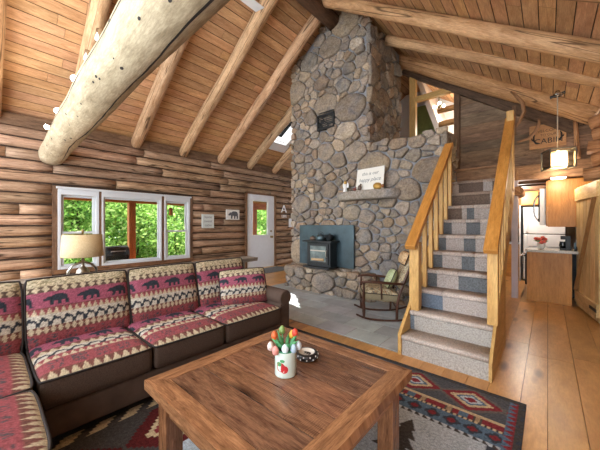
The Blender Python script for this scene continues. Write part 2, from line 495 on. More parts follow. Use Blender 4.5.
# ------------------------------------------------------------------ windows in the west wall
def window(num, y0, y1, hung):
    mb = MB(); X0, X1 = WE - .09, WE + .035; z0, z1 = .47, 1.80; c = .042 if hung else .03
    mb.box((X0, y0, z0), (X1, y0 + c, z1)); mb.box((X0, y1 - c, z0), (X1, y1, z1))
    mb.box((X0, y0 + c, z1 - .1), (X1, y1 - c, z1)); mb.box((X0, y0 + c, z0), (X1, y1 - c, z0 + .045))
    mb.box((X0, y0 - .02, z1 - .005), (X1 + .03, y1 + .02, z1 + .03))
    w = struct(mb.build('window_%d' % num, M['sash'], bevel=.004))
    a, b = y0 + c, y1 - c; s = .042 if hung else .035
    def sash(za, zb, xa):
        q = MB()
        q.box((xa, a, za), (xa + .035, a + s, zb)); q.box((xa, b - s, za), (xa + .035, b, zb))
        q.box((xa, a + s, zb - s * .8), (xa + .035, b - s, zb)); q.box((xa, a + s, za), (xa + .035, b - s, za + s * .8))
        o = q.build('sash', M['sash'], w, bevel=.003)
        g = MB(); g.box((xa + .014, a + s - .005, za + .03), (xa + .02, b - s + .005, zb - .03)); g.build('pane', M['glass'], o)
    if hung:
        sash(z0 + .045, 1.09, WE - .03); sash(1.05, z1 - .1, WE - .07)
        q = MB(); q.box((WE + .005, (a + b) / 2 - .03, 1.075), (WE + .02, (a + b) / 2 + .03, 1.095)); q.build('sash_lock', M['white'], w)
    else: sash(z0 + .045, z1 - .1, WE - .05)
    return w
window(1, .80, 1.36, True); window(2, 1.40, 2.44, False); window(3, 2.49, 3.05, True)
mb = MB()                                    # brown casing round the three units
for a in ((.735, .80), (1.36, 1.43), (2.43, 2.49), (3.05, 3.115)): mb.box((WE - .1, a[0], .40), (WE + .025, a[1], 1.83), (.6, .52, .48))
mb.box((WE - .1, .735, .40), (WE + .05, 3.115, .47), (.75, .6, .5)); mb.box((WE - .1, .735, 1.80), (WE + .02, 3.115, 1.845), (.55, .5, .47))
struct(mb.build('trim_2', M['plank']))

# ------------------------------------------------------------------ white entry door with a glazed upper half
mb = MB(); D0, D1 = 4.655, 5.655; XD = WE - .02
g0, g1, gz0, gz1 = 4.86, 5.40, .93, 1.86
mb.box((XD - .045, D0, .01), (XD, D1, gz0)); mb.box((XD - .045, D0, gz1), (XD, D1, 2.04))
mb.box((XD - .045, D0, gz0), (XD, g0, gz1)); mb.box((XD - .045, g1, gz0), (XD, D1, gz1))
dr = struct(mb.build('door_1', plain('white_door_paint', '#dfe3ea', .45, var=.03)))
mb = MB()
mb.box((XD, g0 - .03, gz0 - .03), (XD + .012, g1 + .03, gz0)); mb.box((XD, g0 - .03, gz1), (XD + .012, g1 + .03, gz1 + .03))
mb.box((XD, g0 - .03, gz0), (XD + .012, g0, gz1)); mb.box((XD, g1, gz0), (XD + .012, g1 + .03, gz1))
mb.build('glazing_frame', M['white'], dr, bevel=.003)
mb = MB(); mb.box((XD - .026, g0, gz0), (XD - .02, g1, gz1)); mb.build('pane', M['glass'], dr)
mb = MB(); mb.lathe([(.032, 0), (.032, .01), (.012, .014), (.012, .04), (.03, .05), (.034, .065), (.025, .08), (0, .083)], (XD, 5.53, .86), 16, M=Matrix.Rotation(PI / 2, 3, 'Y')); mb.build('door_knob', M['gilt'], dr)
mb = MB(); mb.lathe([(.03, 0), (.03, .012), (.02, .02), (0, .021)], (XD, 5.53, 1.02), 16, M=Matrix.Rotation(PI / 2, 3, 'Y')); mb.build('deadbolt', M['gilt'], dr)
mb = MB()
for a in ((4.60, 4.65), (5.66, 5.71)): mb.box((WE - .1, a[0], 0), (WE + .02, a[1], 2.085), (.9, .75, .65))
mb.box((WE - .1, 4.6, 2.045), (WE + .02, 5.71, 2.085), (.9, .75, .65))
struct(mb.build('trim_3', M['plank']))
# grey door mat
mb = MB(); mb.box((-5.85, 4.62, .001), (-5.2, 5.6, .014), (.2, .205, .21)); tag(mb.build('door_mat', M['rug'], bevel=.004), 'flat grey mat lying on the floor at the white entry door', 'mat')

# ------------------------------------------------------------------ log roof frame
def log(name, pts, r0, r1, mat, label, group, n=14, wob=.1, col=None, seg=14, cat='beam'):
    a, b = Vector(pts[0]), Vector(pts[1]); P_ = []; rad = []
    sd = R.random() * 40; side = (b - a).cross(Vector((0, 0, 1))).normalized()
    for i in range(seg + 1):
        t = i / seg; p = a.lerp(b, t) + side * .03 * noise.noise(Vector((t * 2.2, sd, 0))) + Vector((0, 0, .02 * noise.noise(Vector((t * 2.2, sd, 9)))))
        P_.append(p); rad.append((r0 + (r1 - r0) * t) * (1 + .06 * noise.noise(Vector((t * 5, sd, 4)))))
    mb = MB(); mb.tube(P_, rad, n, col or sh(.9, 1.08), True, wob, sd)
    return tag(mb.build(name, mat), label, cat, group)
WR = [(.07, 'at the far left edge of the photo'), (.98, 'just behind the big pale tie beam'), (1.97, 'first to the right of the tie beam'),
      (2.91, 'second to the right of the tie beam'), (3.84, 'meeting the stone stack near the ridge'), (4.75, 'left of the skylight'), (5.64, 'right of the skylight')]
for i, (y, t) in enumerate(WR):
    e1 = -3.95 if i == 5 else RE - .05
    log('log_rafter', ((-6.02, y, 2.77), (e1, y, 2.77 + .667 * (e1 + 6.02))), .10, .112, M['rafter'], 'peeled log rafter on window side slope, ' + t, 'log rafters of the west slope')
ER = [(2.60, 1.3, RE + .05, .085, .085, 2.90, .66), (3.68, 1.3, RE + .05, .085, .09, 2.99, .683), (4.65, 1.3, -2.08, .078, .085, 3.127, .615), (5.60, .50, RE + .05, .14, .14, 3.066, .66)]
TE = ['above the camera', 'highest and nearest, starting at the chimney top', 'with the pendant lamp hung from it', 'thickest and lowest, above the plank wall']
for (y, ea, eb, ra, rb, zz, sl), t in zip(ER, TE):
    log('log_rafter', ((ea, y, zz - sl * ea), (eb, y, zz - sl * eb)), ra, rb, M['rafter'], 'peeled log rafter on stair side slope, ' + t, 'log rafters of the east slope', col=(1.0, .93, .86) if y < 5 else (.85, .72, .58))
log('ridge_log', ((RE, -1.7, 4.83), (RE, 4.25, 4.78)), .13, .13, M['ridge'], 'dark brown ridge log running into the top of the stone stack', None)
log('tie_beam', ((-6.06, .735, 2.335), (1.4, .635, 2.465)), .166, .186, M['beam'], 'huge pale tie beam log crossing the upper left, spotlights along it', None, n=28, wob=.07, seg=30, col=(1, 1, 1))
tb = bpy.data.objects['tie_beam']; tv = tb.data.vertices
def tbp(i, a, off):                                # point on the beam's skin: ring i, angle a
    i = min(max(i, 0), 29.999); q = int(i); f = i - q; a %= 2 * PI; k = a / (2 * PI) * 28; k0 = int(k) % 28; fk = k - int(k)
    P4 = [tv[(q + dq) * 28 + (k0 + dk) % 28].co for dq in (0, 1) for dk in (0, 1)]
    p = (P4[0] * (1 - fk) + P4[1] * fk) * (1 - f) + (P4[2] * (1 - fk) + P4[3] * fk) * f
    c = sum((tv[q * 28 + j].co for j in range(28)), Vector()) / 28; d = p - c; d.x = 0
    return p + d.normalized() * off
def tb_ang(dn, dz):                                 # ring angle whose outward direction is (north, up)
    best = max(range(28 * 4), key=lambda k: (lambda v: v.normalized().dot(Vector((0, dn, dz)).normalized()))(tbp(15, k / 112 * 2 * PI, 0) - sum((tv[15 * 28 + j].co for j in range(28)), Vector()) / 28))
    return best / 112 * 2 * PI
for (dn, dz), i0, i1, wd in (((-.95, .05), 3, 30, .005), ((.35, -.95), 1, 30, .007)):
    a0 = tb_ang(dn, dz); q = MB(); n = 90
    for j in range(n + 1):
        i = i0 + (i1 - i0) * j / n; a = a0 + .22 * noise.noise(Vector((i * .22, dn, 0))) + .05 * noise.noise(Vector((i * 1.3, dn, 2))); w_ = wd * min(1, j / 9, (n - j) / 9 + .15) * (1 + .5 * noise.noise(Vector((i, 7, dn))))
        for s_ in (-1, 1): q.V.append(tuple(tbp(i, a + s_ * w_ / .16, .0012)))
        if j: b = len(q.V); q.face((b - 4, b - 3, b - 1, b - 2))
    q.build('drying_crack', M['dark'], tb)
for k in range(26):
    i, a = R.uniform(2, 21), tb_ang(*R.choice(((-.8, -.5), (-.3, -.9), (-.55, -.8), (-1, -.1), (.1, -1)))) + R.uniform(-.3, .3); r_ = R.uniform(.006, .015); q = MB()
    for j in range(10): q.V.append(tuple(tbp(i + 1.5 * r_ / .25 * math.cos(j * .628), a + r_ * .75 / .16 * math.sin(j * .628), .002)))
    q.face(range(10)); q.build('knot', M['dark'], tb)

# spotlights on a rail along the tie beam
tr = empty('track_light', (-3.6, .60, 2.56), 'row of small chrome spotlights with glowing bulbs behind the tie beam', 'lamp')
mb = MB(); mb.beam((-5.2, .615, 2.50), (-2.2, .585, 2.56), .025, .02); mb.build('track', M['metal'], tr)
M['bulb'] = emit('lit_bulb', '#fff0d0', 60)
spots = [(-4.99, .6, 2.49, 1), (-4.2, .6, 2.49, 1), (-3.29, .6, 2.54, 1), (-2.82, .6, 2.56, 0), (-2.47, .6, 2.57, 0)]
for e, n_, z, on in spots:
    mb = MB(); Q = Vector((.85, -.42, -.4) if on else (.2, .2, 1)).to_track_quat('Z', 'Y').to_matrix()
    mb.lathe([(0, -.045), (.024, -.045), (.03, -.03), (.034, .04), (.03, .042), (.026, .03), (0, .02)], (e, n_ - .03, z + .02), 16, M=Q)
    o = mb.build('spot_head', M['chrome'], tr)
    b = MB(); b.ball((e, n_ - .03, z + .02) + Vector((0, 0, 0)) if False else Vector((e, n_ - .03, z + .02)) + Q @ Vector((0, 0, .034)), .027 if on else .017, 10, 6); b.build('bulb', M['bulb'] if on else M['white'], o)

# ceiling fan under the ridge: only one blade tip reaches into the picture
fan = empty('ceiling_fan', (-2.95, 1.78, 4.16), 'white blade of a ceiling fan reaching in from the top edge', 'fan')
mb = MB(); mb.lathe([(.0, -.06), (.07, -.06), (.1, -.03), (.1, .04), (.05, .07), (0, .07)], (-2.95, 1.78, 4.18), 20); mb.build('motor', M['white'], fan)
mb = MB(); mb.tube([(-2.9, 1.78, 4.24), (RE, 1.78, 4.75)], .015, 8); mb.build('down_rod', M['white'], fan)
for k in range(4):
    a = PI / 2 + k * PI / 2 + .02; mb = MB(); Q = Matrix.Translation((-2.95, 1.78, 4.16)) @ Matrix.Rotation(a, 4, 'Z') @ Matrix.Rotation(.15, 4, 'X')
    mb.box((.1, -.085, -.005), (.74, .085, .005), (1, 1, 1), Q, 0); mb.build('blade', M['white'], fan, bevel=.004)

# ------------------------------------------------------------------ plank wall over the kitchen passage
mb = MB(); z = 2.16; r = 0
while z < 4.2:
    h = R.choice((.15, .17, .2)); e = -1.27; emax = (3.13 - z - h) / .667 - .03; emax = min(emax, .53)
    while e < emax - .05:
        L = R.uniform(.5, 1.5); e2 = min(e + L, emax)
        mb.box((e + .002, NW, z + .002), (e2 - .002, NW + .04, z + h - .002), sh(.6, 1.1, .08)); e = e2
    z += h
mb.mi = 1; mb.box((-1.27, NW + .02, 2.16), (.53, NW + .06, 2.75)); mb.mi = 0
struct(mb.build('wall_north', [M['plank'], M['chink']]))
mb = MB(); mb.box((-.9, NW - .06, 1.93), (.53, NW + .1, 2.16), (1.15, 1.0, .85)); mb.box((-.44, NW - .1, 1.93), (-.36, NW - .06, 2.09), (1.5, 1.3, 1.0))
struct(mb.build('trim_4', M['plank']))                     # header over the passage
mb = MB(); mb.beam((-2.25, NW - .03, 4.42), (.3, NW - .03, 2.62), .1, .15, (.42, .38, .36)); struct(mb.build('trim_5', M['plank']))   # dark sloping timber
mb = MB(); mb.box((-1.31, NW - .05, 1.9), (-1.215, NW + .05, 3.72), (.5, .42, .36)); struct(mb.build('trim_6', M['plank']))
mb = MB(); mb.box((-2.13, NW - .05, 1.9), (-2.01, NW + .05, 4.3), (1, 1, 1)); mb.box((-2.01, NW - .05, 3.70), (-1.31, NW + .05, 3.80), (1, 1, 1)); struct(mb.build('trim_7', M['newel']))
mb = MB(); mb.box((-.45, NW - .06, 0), (-.365, NW + .04, 1.93)); struct(mb.build('trim_8', plain('passage_post_white', '#cfc8d2', .6, var=.05)))
tag(log('log_stub', ((-.35, NW - .25, 1.73), (-.35, NW + .3, 1.73)), .07, .07, M['rafter'], None, None, col=(.95, .8, .75), seg=2), 'round sawn log end under the left of the passage header', 'log end')
# log ends at the right hand corner
for k, (z, a) in enumerate(((1.87, .36), (2.05, .44), (2.23, .40), (2.40, .46), (2.56, .44))):
    log('log_stub', ((a, 5.32 + .02 * k, z), (.75, 5.28, z + .01)), .088, .09, M['rafter'],
        'sawn log end at the right edge, ' + ('lowest of the corner, above the plank door' if k == 0 else ('second', 'third', 'fourth', 'topmost')[k - 1] + ' of the corner counted upward'),
        'log ends at the right corner', col=(.8, .62, .52) if k else (.9, .8, .78), seg=3, cat='log end')
log('corner_pole', ((.33, 5.72, 2.16), (.30, 5.72, 2.72)), .03, .025, M['rafter'], 'thin upright pole at right end of plank wall', None, n=8, col=(.7, .55, .45), seg=6, cat='pole')

# loft floor and the bedroom seen over the stone ledge
mb = MB(); mb.box((-3.9, 4.62, 1.92), (-.41, 9.5, 1.99), (.9, .8, .7)); 
struct(mb.build('floor_loft', M['plank']))
mb = MB(); mb.box((-3.9, 8.0, 1.99), (-.6, 8.06, 4.9)); struct(mb.build('wall_loft', plain('white_plaster', '#dfe4ea', .7, var=.03)))
mb = MB(); i = len(mb.V)
for y in (6.7, 7.98):
    for e, z in ((-2.36, 4.75), (-1.80, 3.05), (-1.70, 3.08), (-2.26, 4.78)): mb.V.append((e, y, z))
for f in ((0, 1, 2, 3), (7, 6, 5, 4), (0, 4, 5, 1), (1, 5, 6, 2), (2, 6, 7, 3), (3, 7, 4, 0)): mb.face(f)
struct(mb.build('wall_loft_slope', M['white']))
mb = MB(); mb.box((-2.8, 7.93, 2.0), (-2.1, 7.97, 4.45)); struct(mb.build('door_2', plain('green_paint', '#8d9a58', .6)))
for k, (z, y) in enumerate(((3.62, 6.4), (3.36, 6.5))):
    log('loft_beam', ((-1.75, y, z), (-1.0, y, z)), .06, .06, M['rafter'], ('upper' if k == 0 else 'lower') + ' short lit log beam in the loft room behind the dark post', None, n=10, col=(1, .85, .6), seg=4)
ch = empty('chandelier', (-1.62, 6.0, 3.55), 'small lit chandelier with white globes in the loft room', 'lamp')
mb = MB(); mb.tube([(-1.62, 6.0, 3.55), (-1.62, 6.0, 4.0)], .008, 6); mb.lathe([(0, -.03), (.03, -.02), (.03, .02), (0, .03)], (-1.62, 6.0, 3.55), 10); mb.build('stem', M['gilt'], ch)
for k in range(4):
    a = k * PI / 2 + .4; c = Vector((-1.62 + .085 * math.cos(a), 6.0 + .085 * math.sin(a), 3.56 + .03 * (k % 2)))
    q = MB(); q.tube([(-1.62, 6, 3.55), tuple(c)], .006, 6); arm = q.build('arm', M['gilt'], ch)
    q = MB(); q.ball(c, .033, 10, 8); q.build('globe', emit('lit_globe', '#fff3dc', 1.6) if k == 0 else bpy.data.materials['lit_globe'], arm)
# ------------------------------------------------------------------ fieldstone chimney
def clip(poly, px, py, nx, ny):
    "keep the side where (p - (px,py)).n <= 0"
    out = []; n = len(poly)
    for i in range(n):
        a, b = poly[i], poly[(i + 1) % n]
        da = (a[0] - px) * nx + (a[1] - py) * ny; db = (b[0] - px) * nx + (b[1] - py) * ny
        if da <= 0: out.append(a)
        if (da < 0 < db) or (db < 0 < da):
            t = da / (da - db); out.append((a[0] + (b[0] - a[0]) * t, a[1] + (b[1] - a[1]) * t))
    return out
def cells(x0, x1, y0, y1, size, seed, asp=1.3, spread=.55):
    rr = random.Random(seed); S = []
    tries = 0; area = (x1 - x0) * (y1 - y0) * asp
    while tries < 14000:
        tries += 1
        r = size * (1 + spread * (rr.random() ** 2 * 2.2 - .75))
        p = (rr.uniform(x0, x1), rr.uniform(y0 * asp, y1 * asp))
        if all((p[0] - q[0]) ** 2 + (p[1] - q[1]) ** 2 > (.80 * (r + q[2])) ** 2 for q in S): S.append((*p, r))
    out = []
    for i, (x, y, r) in enumerate(S):
        poly = [(x0, y0 * asp), (x1, y0 * asp), (x1, y1 * asp), (x0, y1 * asp)]
        for j, (a, b, c) in enumerate(S):
            if i == j: continue
            d2 = (a - x) ** 2 + (b - y) ** 2
            if d2 > (6 * size) ** 2: continue
            t = .5 + (r * r - c * c) / (2 * d2)
            d = math.sqrt(d2); poly = clip(poly, x + (a - x) * t, y + (b - y) * t, (a - x) / d, (b - y) / d)
            if len(poly) < 3: break
        if len(poly) >= 3: out.append([(p, q / asp) for p, q in poly])
    return out
PAL = ['#8b8178', '#7b6f66', '#9b8b78', '#706a66', '#a3917c', '#877d75', '#8f7660', '#777472', '#95897f', '#665d57', '#a79b8c', '#7f6c5d']
PAL = [lin(h) for h in PAL]
def stones(mb, polys, fn, gap=.008, height=.05, seed=0, keep=None, clipper=None):
    rr = random.Random(seed)
    for poly in polys:
        cx = sum(p[0] for p in poly) / len(poly); cy = sum(p[1] for p in poly) / len(poly)
        if keep and not keep(cx, cy): continue
        if clipper: poly = clipper(poly, cx, cy)
        if len(poly) < 3: continue
        cx = sum(p[0] for p in poly) / len(poly); cy = sum(p[1] for p in poly) / len(poly)
        rad = sum(math.hypot(p[0] - cx, p[1] - cy) for p in poly) / len(poly)
        if rad < .035: continue
        k = max(.5, 1 - gap * rr.uniform(.8, 1.9) / rad); poly = [(cx + (x - cx) * k, cy + (y - cy) * k) for x, y in poly]
        for it in range(2):                     # round the corners
            q = []
            for i in range(len(poly)):
                a, b = poly[i], poly[(i + 1) % len(poly)]; w = .15 if it == 0 else .25
                q += [(a[0] + (b[0] - a[0]) * w, a[1] + (b[1] - a[1]) * w), (a[0] + (b[0] - a[0]) * (1 - w), a[1] + (b[1] - a[1]) * (1 - w))]
            poly = q
        n = len(poly); h = height * rr.uniform(.6, 1.25) * min(1.15, .55 + rad * 3); sd = rr.random() * 90
        c = rr.choice(PAL); kk = rr.uniform(.72, 1.4); col = tuple(x * kk for x in c); tx, ty = rr.uniform(-.25, .25), rr.uniform(-.25, .25)
        base = len(mb.V); rings = ((1.0, -.35), (1.0, .35), (.97, .72), (.90, .93), (.66, 1.0), (.33, 1.02))
        for s_, d in rings:
            for (x, y) in poly:
                X, Y = cx + (x - cx) * s_, cy + (y - cy) * s_
                nz = noise.noise(Vector((X * 7, Y * 7, sd))) * .5 + noise.noise(Vector((X * 17, Y * 17, sd))) * .22
                dd = h * d * (1 + (nz * .9 + (X - cx) / rad * tx + (Y - cy) / rad * ty) * (d > .3))
                e = .012 * noise.noise(Vector((X * 11, Y * 11, sd + 5)))
                mb.V.append(tuple(fn(X + e, Y + e, dd)))
        mb.V.append(tuple(fn(cx, cy, h * (1 + .3 * noise.noise(Vector((cx * 7, cy * 7, sd))))))); top = len(mb.V) - 1
        for i in range(len(rings) - 1):
            for q in range(n):
                r_ = (q + 1) % n
                mb.face((base + i * n + q, base + i * n + r_, base + (i + 1) * n + r_, base + (i + 1) * n + q), None, col, True)
        for q in range(n): mb.face((base + 5 * n + q, base + 5 * n + (q + 1) % n, top), None, col, True)
NF = 4.15; EL, EC, ER_ = -3.87, -2.17, -1.02
chim = empty('stone_chimney', (-2.6, 4.4, 0), 'tall grey fieldstone chimney with a lower ledge beside the stairs', 'chimney')
mb = MB(); top = lambda e: min(zW(e) - .04, zE(e) - .04, 5.0)
i = len(mb.V)                                   # mortar core: stack
pr = [(EL + .03, 0), (EC - .02, 0), (EC - .02, top(EC)), (RE, top(RE)), (EL + .03, top(EL + .03))]
mb.prism(pr, lambda a, b, d: (a, -d, b), -5.42, -NF)
mb.box((EC - .03, NF, 0), (ER_ - .02, 4.72, 2.44)); 
mb.box((EL + .05, 3.95, 0), (-2.02, NF, .40))
for f in range(len(mb.S)): pass
mb.build('mortar', M['mortar'], chim)
mb = MB()
def keepf(x, y):
    if x > EC and y > 2.52: return False
    if y > top(x) + .02: return False
    if -3.52 < x < -2.5 and .5 < y < 1.12: return False
    if y < .34 and x < -2.05: return False
    return True
def clipf(poly, cx, cy):
    if cy > 2.5 and cx < EC: poly = clip(poly, EC + .01, 0, 1, 0)
    if cx >= EC: poly = clip(poly, 0, 2.53 + .03 * math.sin(cx * 9), 0, 1)
    return poly
stones(mb, cells(EL - .02, ER_ + .02, 0, 5.0, .185, 3, 1.25, .85), lambda a, b, d: (a, NF - d, b), height=.055, seed=5, keep=keepf, clipper=clipf)
stones(mb, cells(NF - .03, 5.42, 2.4, 5.0, .19, 9, 1.2, .7), lambda a, b, d: (EC - .02 + d, a, b), height=.055, seed=6, keep=lambda x, y: y < top(EC) + .05)
stones(mb, cells(NF - .02, 4.74, 0, 2.5, .13, 12), lambda a, b, d: (ER_ - .02 + d * .8, a, b), height=.04, seed=7, keep=lambda x, y: y > 1.2)
stones(mb, cells(EC, ER_, NF - .02, 4.74, .15, 13, 1), lambda a, b, d: (a, b, 2.43 + d), height=.09, seed=8)
mb.build('stonework', M['stone'], chim)
mb = MB()                                       # raised hearth
stones(mb, cells(EL, -2.0, 0, .43, .17, 21), lambda a, b, d: (a, 3.96 - d - .04 * abs(math.sin((a + 3.87) * 1.7)), b), height=.06, seed=22)
stones(mb, cells(3.93, 4.15, 0, .42, .12, 23), lambda a, b, d: (-2.03 + d, a, b), height=.05, seed=24)
stones(mb, cells(EL, -2.02, 3.9, 4.16, .19, 25, 1), lambda a, b, d: (a, b, .395 + d * .7), height=.06, seed=26)
mb.build('hearth', M['stone'], chim)
# iron air grille high in the stack
mb = MB(); a0, a1, b0, b1, y = -3.19, -2.81, 2.93, 3.20, NF - .075
mb.box((a0, y, b0), (a1, y + .05, b0 + .03)); mb.box((a0, y, b1 - .03), (a1, y + .05, b1)); mb.box((a0, y, b0), (a0 + .03, y + .05, b1)); mb.box((a1 - .03, y, b0), (a1, y + .05, b1))
mb.box((a0, y + .04, b0), (a1, y + .05, b1))
vg = mb.build('vent_grille', M['black'], chim)
mb = MB()
for k in range(9): mb.box((a0 + .03, y + .008, b0 + .04 + k * .033), (a1 - .03, y + .034, b0 + .052 + k * .033))
mb.build('slats', M['black'], vg)
# flat slab that serves as mantel
mb = MB(); outl = [(-2.72, 4.13), (-2.70, 4.0), (-2.5, 3.91), (-2.2, 3.88), (-1.9, 3.89), (-1.72, 3.93), (-1.63, 4.02), (-1.62, 4.13)]; n = len(outl); b = len(mb.V)
for s_, z in ((.9, 1.60), (.97, 1.63), (1, 1.67), (1, 1.71), (.97, 1.74), (.6, 1.745)):
    for x, y in outl: mb.V.append((-2.17 + (x + 2.17) * s_, 4.13 + (y - 4.13) * s_ + .014 * noise.noise(Vector((x * 9, y * 9, z * 15))), z + .014 * noise.noise(Vector((x * 5, y * 5, z)))))
for i in range(5):
    for k in range(n): mb.face((b + i * n + k, b + i * n + (k + 1) % n, b + (i + 1) * n + (k + 1) % n, b + (i + 1) * n + k), None, lin('#9a9694'), True)
mb.face([b + k for k in reversed(range(n))], None, lin('#807a74')); mb.face([b + 5 * n + k for k in range(n)], None, lin('#a09a92'))
mb.build('mantel_shelf', M['stone'], chim)
# dark steel panel behind the stove
M['steel'] = plain('bluish_steel_panel', '#3a4c54', .38, .35, var=.35, scale=5)
mb = MB(); mb.box((-3.60, 4.055, .47), (-2.40, 4.085, 1.20)); mb.build('surround_panel', M['steel'], chim, bevel=.006)

# ------------------------------------------------------------------ wood stove standing on the hearth
st = empty('wood_stove', (-2.98, 3.95, .455), 'black iron wood stove with glass door on the stone hearth', 'stove')
mb = MB(); mb.box((-3.24, 3.85, .47), (-2.73, 4.05, .90)); mb.build('firebox', M['black'], st, bevel=.012)
mb = MB(); mb.box((-3.30, 3.79, .90), (-2.67, 4.05, .93)); mb.build('top_plate', M['black'], st, bevel=.006)
mb = MB(); mb.box((-3.27, 3.76, .455), (-2.70, 4.05, .485)); mb.build('ash_shelf', M['black'], st, bevel=.006)
mb = MB(); y = 3.832
mb.box((-3.21, y, .52), (-3.16, y + .02, .875)); mb.box((-2.81, y, .52), (-2.76, y + .02, .875)); mb.box((-3.16, y, .835), (-2.81, y + .02, .875)); mb.box((-3.16, y, .52), (-2.81, y + .02, .565))
sd_ = mb.build('door', M['black'], st, bevel=.004)
mb = MB(); mb.box((-3.165, y + .012, .56), (-2.805, y + .017, .84)); mb.build('glass', plain('stove_glass', '#6f7f80', .08, 0, .8, var=.5, scale=7), sd_)
mb = MB(); mb.tube([(-2.785, y, .66), (-2.785, y - .03, .66), (-2.785, y - .035, .74), (-2.785, y - .02, .77)], .008, 8); mb.build('handle', M['metal'], sd_)
mb = MB(); mb.tube([(-3.12, y + .009, .60), (-2.86, y + .009, .605)], .022, 10); mb.build('firewood', wood('pale_firewood', '#d9c3a0', '#b0865c', .8), sd_)
mb = MB(); mb.box((-3.15, y + .008, .745), (-2.83, y + .013, .765)); mb.build('door_trim', M['metal'], sd_)
# pots on the stove
kt = empty('kettle', (-2.98, 3.92, .93), 'round dark kettle in the middle of the stove top', 'kettle')
mb = MB(); mb.lathe([(0, 0), (.075, 0), (.088, .03), (.08, .075), (.05, .1), (.03, .105), (0, .106)], (-2.98, 3.92, .93), 20); mb.build('body', plain('blued_iron', '#4d5f66', .3, .5), kt)
mb = MB(); mb.lathe([(.012, 0), (.016, .012), (0, .022)], (-2.98, 3.92, 1.034), 10); mb.build('lid_knob', M['black'], kt)
mb = MB(); mb.tube([(-3.05, 3.92, 1.0), (-3.03, 3.92, 1.06), (-2.98, 3.92, 1.08), (-2.93, 3.92, 1.06), (-2.91, 3.92, 1.0)], .006, 8); mb.build('handle', M['black'], kt)
mb = MB(); mb.tube([(-2.91, 3.91, .97), (-2.87, 3.905, 1.0), (-2.855, 3.90, 1.03)], [.018, .012, .009], 10); mb.build('spout', M['black'], kt)
pt = empty('iron_pot', (-2.81, 3.95, .93), 'black cast iron pot to the right of the kettle', 'pot')
mb = MB(); mb.lathe([(0, 0), (.045, 0), (.06, .03), (.06, .08), (.064, .085), (.04, .1), (0, .107)], (-2.81, 3.95, .93), 16); mb.build('body', M['black'], pt)
mb = MB(); mb.ball((-2.81, 3.95, 1.045), .013, 8, 6); mb.build('lid_knob', M['black'], pt)
cu = empty('trivet_dish', (-3.17, 3.93, .93), 'small brown lidded dish at the left of the stove top', 'dish')
mb = MB(); mb.lathe([(0, 0), (.04, 0), (.055, .02), (.056, .045), (.03, .065), (0, .07)], (-3.17, 3.93, .93), 16); mb.build('body', plain('brown_stoneware', '#6b5a4d', .5), cu)
mb = MB(); mb.ball((-3.17, 3.93, 1.005), .012, 8, 6); mb.build('lid_knob', M['black'], cu)

# ------------------------------------------------------------------ things on the mantel
sg = empty('mantel_sign', (-2.1, 4.06, 1.745), 'white canvas sign with handwritten words on the stone mantel', 'sign')
Ms = Matrix.Translation((-2.09, 4.02, 1.925)) @ Matrix.Rotation(math.radians(-7), 4, 'Z') @ Matrix.Rotation(math.radians(-8), 4, 'X')
mb = MB(); mb.box((-.25, -.012, -.175), (.25, .012, .175), (1, 1, 1), Ms); mb.build('canvas', plain('sign_canvas', '#dedcd6', .8, var=.04), sg, bevel=.003)
M['ink'] = plain('grey_ink', '#7d8186', .8, var=.1)
Mt = Ms @ Matrix.Translation((0, -.0135, 0)) @ Matrix.Rotation(PI / 2, 4, 'X')
text_mesh('lettering', 'this is our', .075, M['ink'], sg, Mt @ Matrix.Translation((0, .085, 0)), shear=.25)
text_mesh('lettering', 'happy place', .085, M['ink'], sg, Mt @ Matrix.Translation((.0, -.015, 0)), shear=.3)
ag = empty('figurine', (-2.53, 4.0, 1.74), 'slim white figurine with golden head at left end of mantel', 'figurine')
mb = MB(); mb.lathe([(0, 0), (.04, 0), (.036, .03), (.026, .09), (.03, .12), (.018, .14), (0, .142)], (-2.53, 4.0, 1.74), 16); mb.build('gown', M['white'], ag)
mb = MB(); mb.ball((-2.53, 4.0, 1.905), (.026, .026, .032), 12, 8); mb.build('head', plain('pale_gold', '#c2a05a', .4, .4), ag)
for s_ in (-1, 1):
    mb = MB(); mb.ball((-2.53 + .036 * s_, 4.015, 1.86), (.024, .008, .045), 10, 6); mb.build('wing', M['white'], ag)
for k, (e, h, t) in enumerate(((-2.33, .055, 'squat red-brown bird ornament left of the white sign'), (-2.24, .1, 'taller dark bird ornament against the lower left of the sign'))):
    bd = empty('bird_ornament', (e, 3.96, 1.745), t, 'ornament'); mm = plain('ornament_brown_%d' % k, ('#7a4038', '#57463c')[k], .5)
    q = MB(); q.ball((e, 3.96, 1.745 + h * .45), (.032, .022, h * .45), 12, 8); q.build('body', mm, bd)
    q = MB(); q.ball((e + .022, 3.955, 1.745 + h * .95), .015, 10, 6); hd = q.build('head', mm, bd)
    q = MB(); q.tube([(e + .034, 3.953, 1.745 + h * .95), (e + .05, 3.95, 1.745 + h * .93)], [.005, .001], 6); q.build('beak', M['gilt'], hd)
gd = empty('golden_ornament', (-1.90, 3.955, 1.745), 'golden domed ornament before the right side of the sign', 'ornament')
mb = MB(); mb.ball((-1.93, 3.955, 1.79), (.072, .04, .055), 16, 10, lump=.15); mb.build('body', plain('old_gold', '#b08a45', .4, .5, var=.3, scale=60), gd)
mb = MB(); mb.ball((-1.845, 3.95, 1.785), (.025, .02, .025), 10, 6); mb.build('head', plain('rust_brown', '#8a5a34', .5), gd)
for dx in (-.04, .03):
    mb = MB(); mb.lathe([(.014, 0), (.012, .03)], (-1.93 + dx, 3.945, 1.742), 8); mb.build('foot', M['gilt'], gd)

